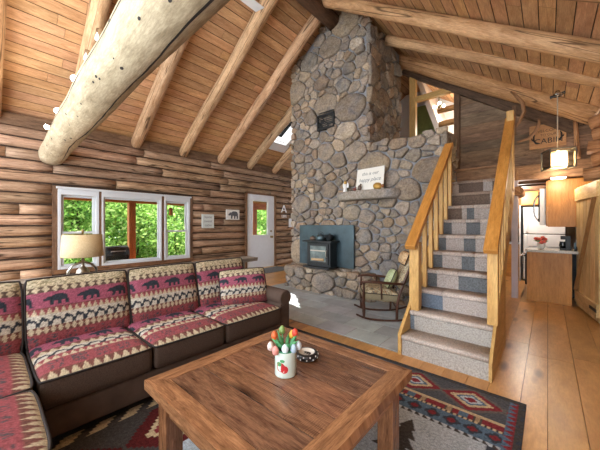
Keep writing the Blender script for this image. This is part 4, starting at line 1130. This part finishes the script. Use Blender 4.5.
for e0 in (T0 + .06, T1 - .085):
    mb = MB(); mb.box((e0, S0 + .1, TZ - .15), (e0 + .025, S1 - .1, TZ - .045), (1.1, 1.05, 1)); mb.build('apron', M['tableframe'], tab)
for e in (T0 + .085, T1 - .085):
    for y in (S0 + .085, S1 - .085):
        mb = MB(); mb.box((e - .04, y - .04, .012), (e + .04, y + .04, TZ - .045), (.95, .85, .8), None, 2); mb.build('leg', M['tableframe'], tab, bevel=.004)

# tulips in an enamel pot
vs = empty('flower_pot', (-.953, .972, TZ), 'white enamel pot with red fruit motif holding wooden tulips', 'vase')
mb = MB(); c = (-.953, .972, TZ)
wh, gr = lin('#d6e6dd'), lin('#3f8f6a')
mb.lathe([(0, 0), (.049, 0), (.052, .004), (.052, .118), (.054, .124), (.050, .126), (.047, .118), (.047, .06), (0, .06)], c, 32, cols=[wh, wh, wh, gr, gr, gr, lin('#4a8a6c'), lin('#2c5a40')])
pot = mb.build('pot', tinted('enamel', .25, 30, .03, 0, .5), vs)
ca_, sa_ = math.atan2(-.985, .94) , 0
def on_pot(a, z, r, name, mat, sz=1.0):
    q = MB(); d = Vector((math.cos(a), math.sin(a), 0)); t = Vector((-math.sin(a), math.cos(a), 0)); pts = []
    for k in range(14):
        b = 2 * PI * k / 14; aa = a + r * math.cos(b) / .052; pts.append((c[0] + math.cos(aa) * .0527, c[1] + math.sin(aa) * .0527, c[2] + z + r * sz * math.sin(b)))
    n = len(q.V); q.V += pts; q.face(list(range(14))); return q.build(name, mat, pot)
M['red'] = plain('fruit_red', '#b3262b', .4); M['leaf'] = plain('leaf_green', '#4b9560', .5)
va = math.atan2(-.985, .94)
on_pot(va - .45, .052, .022, 'fruit_motif', M['red']); on_pot(va - .1, .043, .018, 'fruit_motif', M['red']); on_pot(va - .3, .082, .012, 'leaf_motif', M['leaf'], .6); on_pot(va - .62, .066, .013, 'leaf_motif', M['leaf'], .8)
TUL = [(-.055, .01, .20, '#d2622e'), (-.02, .045, .215, '#7d9a58'), (.045, .035, .205, '#c9432f'), (.03, .05, .19, '#d8a03c'), (-.07, -.03, .165, '#d9c3bb'), (-.045, -.045, .15, '#d98f86'), (.0, -.045, .16, '#d6e0e8'), (.04, -.035, .155, '#a9bfd2'), (.062, -.01, .16, '#cfd9e2')]
cr, sr = math.cos(math.radians(41.5)), math.sin(math.radians(41.5))
for k, (dx, dy, h, colr) in enumerate(TUL):
    e, n_ = c[0] + dx * cr - dy * sr, c[1] + dx * sr + dy * cr; h -= .022; z = TZ + h
    q = MB(); q.tube([(c[0] + (e - c[0]) * .25, c[1] + (n_ - c[1]) * .25, TZ + .07), (c[0] + (e - c[0]) * .75, c[1] + (n_ - c[1]) * .75, TZ + .07 + (h - .07) * .6), (e, n_, z - .01)], .0035, 6); stem = q.build('tulip', M['leaf'], vs)
    q = MB(); q.lathe([(.003, -.02), (.014, -.013), (.0165, .0), (.013, .013), (.006, .022), (0, .024)], (e, n_, z), 10); q.build('bloom', plain('bloom_%d' % k, colr, .45, var=.2, scale=60), stem)
for k in range(7):
    a = k * .9 + .3; q = MB(); p0 = Vector((c[0], c[1], TZ + .09)); p1 = Vector((c[0] + .04 * math.cos(a), c[1] + .04 * math.sin(a), TZ + .15)); p2_ = Vector((c[0] + .068 * math.cos(a), c[1] + .068 * math.sin(a), TZ + .17 + .02 * (k % 2)))
    q.tube([p0, p1, p2_], [.004, .010, .001], 6); q.build('leaf', M['leaf'], vs)

# black beaded dish
ds = empty('beaded_dish', (-.978, 1.16, TZ), 'small black and white patterned dish beside the tulip pot', 'dish')
mb = MB(); mb.lathe([(0, 0), (.05, 0), (.062, .012), (.062, .028), (.056, .036), (.044, .036), (.04, .028), (0, .026)], (-.978, 1.16, TZ), 28, cols=[lin('#1d1d1f')] * 5 + [lin('#d7d3ca')] * 2); db = mb.build('bowl', tinted('glazed', .3, 30, .05, 0, .5), ds)
for k in range(22):
    a = 2 * PI * k / 22; q = MB(); q.ball((-.978 + .0605 * math.cos(a), 1.16 + .0605 * math.sin(a), TZ + (.014 if k % 2 else .027)), .0048, 6, 5); q.build('bead', M['white'], ds)
mb = MB(); mb.prism([(-1.003 + x * .05, 1.148 + y * .035) for x, y in BEAR[::-1]], lambda a, b, d: (a, b, d), TZ + .0262, TZ + .0275); mb.build('bear_motif', M['dark'], ds)

# ------------------------------------------------------------------ rocking chair
fx, fy = -.83, -.557; rk = empty('rocking_chair', (-1.64, 3.45, .01), 'dark wood rocking chair with floral seat by the chimney', 'chair')
RM = Matrix(((-fy * -1, fx, 0, -1.64), (-fx, fy, 0, 3.45), (0, 0, 1, .01), (0, 0, 0, 1)))
RM = Matrix(((fy, fx, 0, -1.64), (-fx, fy, 0, 3.45), (0, 0, 1, .01), (0, 0, 0, 1)))     # local x: sitter's right, y: forward
def rc(mb): mb.V = [tuple(RM @ Vector(v)) for v in mb.V]; return mb
def smooth(pts, n=4):
    pts = [Vector(p) for p in pts]; out = []
    for i in range(len(pts) - 1):
        p0, p1, p2_, p3 = pts[max(i - 1, 0)], pts[i], pts[i + 1], pts[min(i + 2, len(pts) - 1)]
        for k in range(n):
            t = k / n; out.append(.5 * ((2 * p1) + (p2_ - p0) * t + (2 * p0 - 5 * p1 + 4 * p2_ - p3) * t * t + (3 * p1 - p0 - 3 * p2_ + p3) * t ** 3))
    return out + [pts[-1]]
for sx in (-1, 1):
    X = sx * .215
    mb = MB(); mb.tube(smooth([(X, .33, .075), (X, .2, .028), (X, .0, .012), (X, -.2, .022), (X, -.38, .075), (X, -.46, .115)]), .0125, 8); rc(mb).build('rocker', M['darkwood'], rk)
    mb = MB(); mb.tube(smooth([(X, .235, .035), (X, .235, .13), (X, .24, .26), (X, .235, .40), (X, .235, .475)]), [.014, .016, .017, .018, .02, .02, .02, .019, .017, .015, .017, .015, .013, .012, .012, .013, .014][:17], 10); rc(mb).build('leg', M['darkwood'], rk)
    mb = MB(); mb.tube(smooth([(X, -.16, .02), (X * .97, -.17, .22), (X * .95, -.21, .38), (X * .93, -.30, .62), (X * .9, -.37, .80)]), .016, 10); rc(mb).build('back_post', M['darkwood'], rk)
    mb = MB(); mb.tube(smooth([(X * 1.04, .28, .475), (X * 1.1, .15, .488), (X * 1.08, -.05, .475), (X * .95, -.25, .46)]), [.016] * 4 + [.018] * 5 + [.015] * 4, 10); rc(mb).build('arm', M['darkwood'], rk)
    mb = MB(); mb.tube([(X, .02, .27), (X * 1.06, .03, .478)], .010, 8); rc(mb).build('arm_spindle', M['darkwood'], rk)
for y, z in ((.235, .16), (-.165, .16)):
    mb = MB(); mb.tube([(-.215, y, z), (.215, y, z)], .010, 8); rc(mb).build('stretcher', M['darkwood'], rk)
mb = MB(); mb.tube(smooth([(-.195, -.37, .80), (0, -.385, .83), (.195, -.37, .80)]), .018, 10); rc(mb).build('crest_rail', M['darkwood'], rk)
FL = [lin(x) for x in ('#b9ab8c', '#8a7f66', '#a58a68', '#6f6a5c', '#c7bca2', '#8f6a50')]
def floral(s, t):
    v = h2(s * 28 + 5, t * 14) + .5 * h2(s * 60, t * 30)
    return FL[0] if v < -.25 else FL[1] if v < -.05 else FL[4] if v < .12 else FL[2] if v < .28 else FL[5] if v < .4 else FL[3]
M['tapestry'] = M['weave']
def rcush(name, w, d, th, O, x, y, crown): return cushion(name, w, d, th, RM @ frame(O, x, y), floral, rk, nu=50, nv=50, crown=crown, side=FL[1])
rcush('seat', .42, .44, .10, (0, .03, .30), (1, 0, 0), (0, 1, .06), .05)
rcush('backrest', .36, .46, .05, (0, -.30, .60), (-1, 0, 0), (0, -.38, 1), .03)
gp = cushion('throw_pillow', .25, .25, .11, RM @ frame((-.02, -.12, .50), (-1, 0, .1), (.05, -.45, 1)), lambda s, t: lin('#b9c49a') if h2(s * 30, t * 8) < .3 else lin('#a3b187'), None, nu=30, nv=30, pinch=1, side=lin('#aebb90'), rnd=.05)
tag(gp, 'pale green square pillow on the rocking chair', 'pillow')
pc_ = cushion('headrest_cushion', .30, .17, .12, RM @ frame((.0, -.30, .765), (-1, 0, 0), (0, -.38, 1)), lambda s, t: lin('#d2b48c') if h2(s * 40, t * 9) < .2 else lin('#b98f66'), None, nu=30, nv=24, pinch=1, side=lin('#c6a57c'))
tag(pc_, 'fluffy tan cushion at the top of the rocking chair back', 'cushion')
# ------------------------------------------------------------------ kitchen seen through the passage
def box_obj(name, lo, hi, mat, parent, bevel=.004, col=(1, 1, 1), ax=None):
    q = MB(); q.box(lo, hi, col, None, ax); return q.build(name, mat, parent, bevel=bevel)
bc = empty('base_cabinet', (0, 6.3, 0), 'oak kitchen base cabinet with plain end panel facing the room', 'cabinet')
box_obj('end_panel', (-.25, 5.76, .0), (.27, 5.785, .77), M['cab'], bc, .002, (1, 1, 1), 2)
box_obj('body', (-.22, 5.785, .08), (.27, 6.28, .77), M['cab'], bc, .002, (.9, .9, .9), 2)
box_obj('toe_kick', (-.17, 5.785, 0), (.27, 6.28, .08), M['dark'], bc, 0)
o = box_obj('door', (-.24, 5.80, .12), (-.222, 6.27, .74), M['cab'], bc); q = MB(); q.tube([(-.245, 6.2, .6), (-.265, 6.2, .61), (-.265, 6.2, .68), (-.245, 6.2, .69)], .005, 6); q.build('handle', M['metal'], o)
wt = box_obj('countertop', (-.27, 5.735, .772), (.50, 6.28, .812), plain('speckled_counter', '#b9b7ac', .25, var=.25, scale=80), None, .006); tag(wt, 'pale speckled countertop on the oak base cabinet', 'countertop')
rg = empty('range_cooker', (-.05, 6.6, 0), 'kitchen range beyond the counter with towel on its handle', 'stove')
box_obj('body', (-.27, 6.285, .02), (.5, 6.95, .80), M['black'], rg); box_obj('oven_door', (-.30, 6.31, .16), (-.272, 6.93, .70), M['black'], rg)
q = MB(); q.tube([(-.30, 6.36, .66), (-.35, 6.36, .66), (-.35, 6.88, .66), (-.30, 6.88, .66)], .010, 8); q.build('handle', M['chrome'], rg)
q = MB(); b = len(q.V)
for i in range(9):
    for z, dx in ((.45, -.375), (.56, -.372), (.64, -.37), (.676, -.352), (.64, -.334), (.5, -.33)): q.V.append((dx + .006 * math.sin(i * 1.4), 6.40 + .025 * i, z))
for i in range(8):
    for k in range(5): q.face((b + i * 6 + k, b + i * 6 + k + 1, b + i * 6 + 7 + k, b + i * 6 + 6 + k), None, (1, 1, 1), True)
tw = q.build('dish_towel', plain('white_towel', '#d9d6d0', .9, bump=.3), None); sol = tw.modifiers.new('thick', 'SOLIDIFY'); sol.thickness = .004
tag(tw, 'white dish towel draped over the range handle', 'towel')
uc = empty('wall_cabinet', (.2, 6.4, 1.17), 'oak wall cabinet hanging above the counter, side towards the room', 'cabinet')
box_obj('body', (.0, 6.03, 1.17), (.50, 6.95, 1.92), M['cab'], uc, .003, (1.05, 1.0, .95), 2)
o = box_obj('door', (-.02, 6.04, 1.18), (-.001, 6.3, 1.91), M['cab'], uc, .003, (1, 1, 1), 2); q = MB(); q.tube([(-.02, 6.27, 1.25), (-.04, 6.27, 1.26), (-.04, 6.27, 1.33), (-.02, 6.27, 1.34)], .005, 6); q.build('handle', M['metal'], o)
mw = empty('microwave', (-.06, 6.6, 1.3), 'white microwave with curved chrome handle under the wall cabinet', 'microwave')
box_obj('case', (-.10, 6.10, 1.20), (-.022, 6.70, 1.80), M['white'], mw); box_obj('door', (-.118, 6.14, 1.25), (-.101, 6.60, 1.75), M['black'], mw)
q = MB(); q.tube(smooth([(-.118, 6.16, 1.27), (-.165, 6.15, 1.36), (-.175, 6.15, 1.48), (-.165, 6.15, 1.60), (-.118, 6.16, 1.69)]), .012, 8); q.build('handle', M['chrome'], mw)
fr = empty('refrigerator', (-.08, 7.9, 0), 'white two door refrigerator with dark sides behind the counter', 'refrigerator')
box_obj('body', (-.41, 7.62, .02), (.27, 8.25, 1.585), M['black'], fr)
o = box_obj('freezer_door', (-.385, 7.56, 1.02), (.26, 7.615, 1.57), M['white'], fr, .008); box_obj('handle', (-.34, 7.53, 1.06), (-.31, 7.555, 1.38), M['white'], o)
o = box_obj('lower_door', (-.385, 7.56, .06), (.26, 7.615, 1.005), M['white'], fr, .008); box_obj('handle', (-.34, 7.53, .6), (-.31, 7.555, .97), M['white'], o)
oc = empty('wall_cabinet', (-.1, 7.9, 1.62), 'low oak wall cabinet right above the white refrigerator', 'cabinet')
box_obj('body', (-.44, 7.7, 1.62), (.5, 8.2, 1.92), M['cab'], oc)
for a in (-.43, -.12, .19): box_obj('door', (a, 7.68, 1.635), (a + .29, 7.7, 1.905), M['cab'], oc)
lu = empty('wall_cabinet', (-.6, 8.4, 1.15), 'tall oak wall cabinet at far left of the kitchen', 'cabinet')
box_obj('body', (-1.0, 8.2, 1.12), (-.455, 8.5, 1.92), M['cab'], lu); box_obj('door', (-.72, 8.18, 1.13), (-.47, 8.2, 1.91), M['cab'], lu); box_obj('door', (-.99, 8.18, 1.13), (-.73, 8.2, 1.91), M['cab'], lu)
ld = empty('drawer_cabinet', (-.6, 8.4, 0), 'oak drawer cabinet at far left of the kitchen floor', 'cabinet')
box_obj('body', (-1.0, 8.12, .0), (-.455, 8.5, .76), M['cab'], ld); box_obj('countertop', (-1.0, 8.08, .76), (-.45, 8.5, .80), M['white'], ld)
for k in range(4):
    o = box_obj('drawer', (-.98, 8.10, .08 + k * .165), (-.47, 8.12, .235 + k * .165), M['cab'], ld); q = MB(); q.ball((-.56, 8.09, .16 + k * .165), .012, 8, 6); q.build('knob', M['metal'], o)
jar = empty('canister', (-.58, 8.25, .8), 'pale grey canister on the far left kitchen counter', 'canister'); q = MB(); q.lathe([(0, 0), (.055, 0), (.058, .12), (.05, .13), (0, .13)], (-.56, 8.25, .8), 14); q.build('body', plain('canister_grey', '#aeb6bd', .4), jar); q = MB(); q.lathe([(.05, .13), (.05, .15), (.012, .155), (.014, .175), (0, .18)], (-.56, 8.25, .8), 14); q.build('lid', M['metal'], jar)
# ceiling of the kitchen with dark joists
mb = MB(); mb.box((-1.6, 5.96, 2.0), (.52, 9.5, 2.06), (.5, .42, .36)); struct(mb.build('ceiling_kitchen', M['plank']))
for k in range(4):
    q = MB(); q.box((-1.2, 6.35 + k * .42, 1.925), (.52, 6.45 + k * .42, 2.0), (.55, .45, .4)); tag(q.build('ceiling_joist', M['plank']), 'dark ceiling joist of the kitchen, ' + ('nearest the passage', 'second from the passage', 'third from the passage', 'nearest the refrigerator')[k], 'joist', 'kitchen ceiling joists')
mb = MB(); mb.box((.495, 5.98, .81), (.519, 9.4, 1.2)); struct(mb.build('trim_10', plain('white_tile', '#dfe5ea', .25, var=.04)))
mb = MB(); mb.box((-.455, 7.62, 0), (-.435, 8.1, 1.62)); struct(mb.build('trim_11', M['white']))
cm = empty('coffee_maker', (.2, 6.0, .812), 'black coffee maker on the counter beside the plank door', 'coffee maker')
box_obj('base', (.14, 5.92, .813), (.27, 6.08, .84), M['black'], cm); box_obj('column', (.205, 5.93, .84), (.265, 6.07, 1.0), M['black'], cm); box_obj('head', (.15, 5.92, .975), (.265, 6.08, 1.03), M['black'], cm)
q = MB(); q.lathe([(0, 0), (.036, 0), (.044, .04), (.035, .085), (.038, .1), (.03, .1), (0, .095)], (.175, 6.0, .842), 14); q.build('carafe', plain('dark_glass', '#20282c', .1, 0, .8), cm)
bt = empty('soap_bottle', (.33, 6.1, .812), 'blue bottle at the right end of the counter', 'bottle')
q = MB(); q.lathe([(0, 0), (.03, 0), (.03, .1), (.012, .12), (.012, .14)], (.34, 6.15, .812), 12); q.build('body', plain('bottle_blue', '#7fa9c6', .3), bt); q = MB(); q.lathe([(.014, .14), (.014, .16), (0, .162)], (.34, 6.15, .812), 10); q.build('cap', M['white'], bt)
kv = empty('flower_vase', (-.08, 6.0, .812), 'white vase of coral pink flowers on the kitchen counter', 'vase')
q = MB(); q.lathe([(0, 0), (.035, 0), (.055, .04), (.05, .08), (.034, .105), (.038, .115), (.03, .11)], (-.08, 5.98, .812), 18); q.build('pot', M['white'], kv)
M['coral'] = plain('coral_petals', '#d8655a', .6, var=.3, scale=60)
for k in range(9):
    a = k * 2.4; r = .025 + .05 * ((k * 37) % 10) / 10; z = .97 + .035 * math.cos(k * 1.7) - r * .3; p = (-.08 + r * math.cos(a), 5.98 + r * math.sin(a), z)
    q = MB(); q.tube([(-.08, 5.98, .9), p], .003, 5); s_ = q.build('stem', M['leaf'], kv); q = MB(); q.ball(p, (.03, .03, .024), 9, 6, lump=.5, seed=k); q.build('bloom', M['coral'], s_)
for k in range(5):
    a = k * 1.3 + .4; q = MB(); q.tube([(-.08, 5.98, .9), (-.08 + .06 * math.cos(a), 5.98 + .06 * math.sin(a), .945), (-.08 + .1 * math.cos(a), 5.98 + .1 * math.sin(a), .94)], [.003, .012, .001], 6); q.build('leaf', M['leaf'], kv)
al = empty('ceiling_lamp', (.09, NW - .1, 1.93), 'small white oblong lamp under the header over the passage', 'lamp')
box_obj('housing', (.03, NW - .09, 1.905), (.21, NW - .03, 1.928), M['white'], al); box_obj('lens', (.04, NW - .08, 1.895), (.20, NW - .04, 1.906), M['white'], al)

# ------------------------------------------------------------------ plank door standing open
pd = empty('door_plank', (.45, 4.89, 0), 'open pale pine plank door with diagonal brace at the right', 'door')
A, B = Vector((.318, 5.83, 0)), Vector((.462, 4.89, 0)); dv = (B - A); DL = dv.length; dv.normalize(); nn = Vector((dv.y, -dv.x, 0))
if nn.x > 0: nn = -nn
DM = Matrix(((dv.x, nn.x, 0, A.x), (dv.y, nn.y, 0, A.y), (0, 0, 1, 0), (0, 0, 0, 1)))
def dbox(name, lo, hi, mat, col=(1, 1, 1), ax=None, par=None):
    q = MB(); q.box(lo, hi, col, DM, ax); return q.build(name, mat, par or pd, bevel=.003)
w = DL / 6
for k in range(6): dbox('plank', (k * w + .002, -.03, .02), ((k + 1) * w - .002, 0, 1.75), M['pine'], sh(.9, 1.12), 2)
dbox('rail', (.01, 0, 1.55), (DL - .01, .022, 1.73), M['pine'], (1.05, 1.05, 1), 0); dbox('rail', (.01, 0, .08), (DL - .01, .022, .24), M['pine'], (1, 1, 1), 0)
q = MB(); q.beam((.06, .011, .25), (DL - .10, .011, 1.54), .022, .06, (.42, .3, .22), up=(0, 1, 0)); q.V = [tuple(DM @ Vector(v)) for v in q.V]; q.build('brace', M['pine'], pd, bevel=.003)
o = dbox('latch', (.01, .0, .80), (.06, .03, .84), M['black']); dbox('latch_plate', (.015, .0, .76), (.05, .008, .88), M['black'], par=o)
for z in (.16,): dbox('strap_hinge', (DL - .25, .022, z - .02), (DL, .03, z + .02), M['black'])

# ------------------------------------------------------------------ outside: porch, lawn and trees
mb = MB(); mb.box((-40, -14, -.5), (-8.45, 34, -.4)); 
g = NT('lawn_green'); g.base(g.ramp(g.noise(g.coord('Object'), 1.4, 6), [(.35, lin('#55752f')), (.65, lin('#8fae4c'))])); g.rough(.9, .1); g.bump(g.noise(g.coord('Object'), 30, 3), .8, .05)
struct(mb.build('ground', g.m))
mb = MB(); 
for k in range(15): mb.box((-6.24 - .15 * (k + 1), -2, -.08), (-6.245 - .15 * k, 9.5, -.04), sh(.8, 1.05), None, 1)
mb.box((-8.5, -2, -.5), (-6.24, 9.5, -.09))
struct(mb.build('floor_porch', M['porch']))
for k, (y, t) in enumerate(((2.50, 'seen through the middle window'), (-.4, 'left of the windows'), (6.6, 'beyond the entry door'))):
    q = MB(); q.box((-8.28, y, -.04), (-8.12, y + .16, 1.78), (1, 1, 1), None, 2); tag(q.build('porch_post', M['porch'], bevel=.008), 'square reddish brown porch post outside, ' + t, 'post', 'porch posts')
mb = MB(); mb.box((-8.3, -2, 1.78), (-8.1, 9.5, 2.02)); struct(mb.build('trim_12', M['porch']))
mb = MB(); i = len(mb.V)
for d in (0, .05):
    for e, z in ((-6.2, 2.5), (-8.6, 2.02)):
        for y in (-2, 9.5): mb.V.append((e, y, z + d))
for f in ((0, 1, 3, 2), (4, 6, 7, 5), (0, 4, 5, 1), (2, 3, 7, 6), (0, 2, 6, 4), (1, 5, 7, 3)): mb.face(f)
struct(mb.build('ceiling_porch', M['porch']))
gl = empty('barbecue_grill', (-7.2, 1.95, -.04), 'black barbecue grill standing on the porch behind the middle window', 'grill')
q = MB(); q.box((-7.4, 1.72, .36), (-7.05, 2.18, .58)); q.build('firebox', M['black'], gl, bevel=.02)
q = MB(); q.tube([(-7.22, 1.72, .56), (-7.22, 2.18, .56)], .175, 18); q.build('lid', M['black'], gl)
q = MB(); q.tube([(-7.03, 1.82, .62), (-7.0, 1.82, .63), (-7.0, 2.08, .63), (-7.03, 2.08, .62)], .012, 8); q.build('handle', M['metal'], gl)
for e in (-7.36, -7.09):
    for y in (1.77, 2.13):
        q = MB(); q.tube([(e, y, -.04), (e, y, .37)], .018, 8); q.build('leg', M['black'], gl)
bf = empty('bird_feeder', (-7.0, 3.08, 1.5), 'small red-brown bird feeder hanging outside the right window', 'bird feeder')
q = MB(); q.tube([(-7.0, 3.08, 1.62), (-7.0, 3.08, 2.33)], .004, 5); q.build('wire', M['black'], bf)
q = MB(); q.lathe([(.01, .13), (.07, .085), (.075, .08), (0, .08)], (-7.0, 3.08, 1.5), 10); q.build('roof', plain('feeder_red', '#9c4a2a', .6), bf)
q = MB(); q.lathe([(0, -.06), (.06, -.06), (.062, -.04), (.04, -.04), (.04, .08), (0, .08)], (-7.0, 3.08, 1.5), 10); q.build('body', plain('feeder_orange', '#c0703a', .5), bf)

lf = NT('leaves'); col_ = lf.mix(lf.tint(), lf.ramp(lf.noise(lf.coord('Object'), 2.2, 3), [(.35, (.55, .6, .5)), (.65, (1.2, 1.2, 1.1))]))
lf.base(col_); lf.rough(.6, .2)
tr_ = lf.n('ShaderNodeBsdfTranslucent'); lf.l(col_, tr_.inputs[0]); ms = lf.n('ShaderNodeMixShader'); ms.inputs[0].default_value = .45
lf.l(lf.b.outputs[0], ms.inputs[1]); lf.l(tr_.outputs[0], ms.inputs[2]); lf.l(ms.outputs[0], lf.out.inputs[0])
M['bark'] = wood('tree_bark', '#5e5348', '#2f2923', .9, 8, 0, .1)
rt = random.Random(5)
def leaf_mesh(n, rx, rz, size, cols, seed):
    q = MB(); r_ = random.Random(seed)
    for i in range(n):
        d = Vector((r_.gauss(0, 1), r_.gauss(0, 1), r_.gauss(0, 1))).normalized() * (r_.random() ** .45)
        p = Vector((d.x * rx, d.y * rx, d.z * rz)) * (1 + .25 * noise.noise(d * 2.4 + Vector((seed, 0, 0))))
        a = Vector((r_.gauss(0, 1), r_.gauss(0, 1), r_.gauss(0, .6))).normalized(); b = a.cross(Vector((r_.gauss(0, 1), r_.gauss(0, 1), r_.gauss(0, 1)))).normalized(); s_ = size * r_.uniform(.6, 1.3)
        c = lin(r_.choice(cols)); k = len(q.V)
        q.V += [tuple(p - a * s_), tuple(p + b * s_ * .45), tuple(p + a * s_), tuple(p - b * s_ * .45)]; q.face((k, k + 1, k + 2, k + 3), None, c)
    return q
GR = ['#6f9a48', '#8fb85c', '#a9cb74', '#5a8540', '#c4d98c']; kinds = []
for kd, (nl, rx, rz, sz) in enumerate(((7000, 1.7, 2.3, .085), (5000, 1.3, 1.5, .075), (3000, .9, .9, .06))):
    fo = leaf_mesh(nl, rx, rz, sz, GR, kd + 3); tk = MB(); h = (2.6, 1.6, .7)[kd]
    tk.tube([(0, 0, -.1), (.05, .03, h * .5), (0, 0, h + rz * .5)], [(.16, .09, .03)[kd], (.13, .07, .025)[kd], .03], 10, wob=.2)
    kinds.append((fo, tk, h))
first = {}
def plant(kd, e, y, sc, label):
    fo, tk, h = kinds[kd]
    rt_ = empty('leafy_tree' if kd < 2 else 'shrub', (e, y, -.4), label, 'tree' if kd < 2 else 'shrub', 'trees beyond the porch' if kd < 2 else 'shrubs beyond the porch')
    rt_.scale = (sc, sc, sc); rt_.rotation_euler = (0, 0, rt.random() * 6)
    if kd not in first:
        ORG_keep = ORG[rt_]; ORG[rt_] = (0, 0, 0)
        a = fo.build('foliage', lf.m, rt_); b = tk.build('trunk', M['bark'], rt_); a.location = (0, 0, h); first[kd] = (a, b); ORG[rt_] = ORG_keep
    else:
        for s_ in first[kd]:
            c = s_.copy(); c.parent = rt_; COL.objects.link(c)
spots_ = [(0, -12.5, 2.2), (0, -14, 5.4), (0, -13.2, 8.6), (0, -16, 3.4), (0, -17, 7.2), (0, -16.5, 11.5), (0, -13.5, 12.8), (0, -18.5, 1.2), (0, -20, 9.8), (0, -21, 5), (1, -11.4, 3.7), (1, -12.2, 6.6), (1, -11.8, 10.2), (1, -14.8, 1.4), (1, -15.2, 9.6), (1, -12.6, .8), (1, -18.8, 13.6), (1, -19.5, 16.2),
          (2, -10.4, 2.0), (2, -10.8, 4.9), (2, -10.2, 7.6), (2, -11.0, 9.0), (2, -10.6, 11.4), (2, -13.0, 4.0), (2, -12.9, 7.4), (2, -15.8, 6.0), (2, -22, 7.4), (2, -22, 11), (0, -24, 8), (0, -24, 13), (0, -25, 3.5)]
for kd, e, y in spots_:
    far = 'nearest the porch' if e > -12 else ('in the middle of the yard' if e > -16 else 'far back in the woods')
    plant(kd, e, y, rt.uniform(.85, 1.2), ('tall green leafy tree outside, ', 'smaller green leafy tree outside, ', 'low green shrub outside, ')[kd] + far)
# ------------------------------------------------------------------ light, sky, camera
w = bpy.data.worlds.new('World'); SC.world = w; w.use_nodes = True
bg = w.node_tree.nodes['Background']; bg.inputs[0].default_value = (.88, .94, 1.0, 1); bg.inputs[1].default_value = 1.6
s = bpy.data.lights.new('Sun', 'SUN'); s.energy = 5.5; s.angle = .01; s.color = (1, .95, .86)
so = bpy.data.objects.new('Sun', s); COL.objects.link(so); so.rotation_euler = Vector((1.98, -1.8, -3.5)).to_track_quat('-Z', 'Y').to_euler()
def lamp_at(name, loc, power, col, r=.05, spot=None):
    l = bpy.data.lights.new(name, 'SPOT' if spot else 'POINT'); l.energy = power; l.color = col; l.shadow_soft_size = r
    o = bpy.data.objects.new(name, l); COL.objects.link(o); o.location = loc
    if spot: l.spot_size = 2.2; l.spot_blend = .8; o.rotation_euler = Vector(spot).to_track_quat('-Z', 'Y').to_euler()
    return o
lamp_at('lantern_light', (.095, 4.66, 1.98), 5.5, (1, .82, .6), .04)
lamp_at('kitchen_light', (-.42, 7.1, 1.84), 15, (1, .9, .78), .08)
lamp_at('loft_light', (-1.62, 7.1, 3.5), 12, (1, .85, .65), .05)
lamp_at('passage_light', (.12, 5.70, 1.86), 3.0, (1, .84, .66), .05)
for e in (-4.99, -4.2, -3.29): lamp_at('spot_light', (e, .5, 2.6), 6, (1, .85, .66), .03, (.3, -.5, 1))
cam = bpy.data.cameras.new('Camera'); cam.sensor_width = 36; cam.lens = 280 / 600 * 36; cam.clip_start = .02
co = bpy.data.objects.new('Camera', cam); COL.objects.link(co); co.location = (0, 0, 1.2); co.rotation_euler = (PI / 2, 0, math.radians(41.5))
SC.camera = co
SC.view_settings.view_transform = 'Standard'; SC.view_settings.look = 'None'; SC.view_settings.exposure = 2.05; SC.view_settings.gamma = 1
SC.view_settings.use_curve_mapping = False
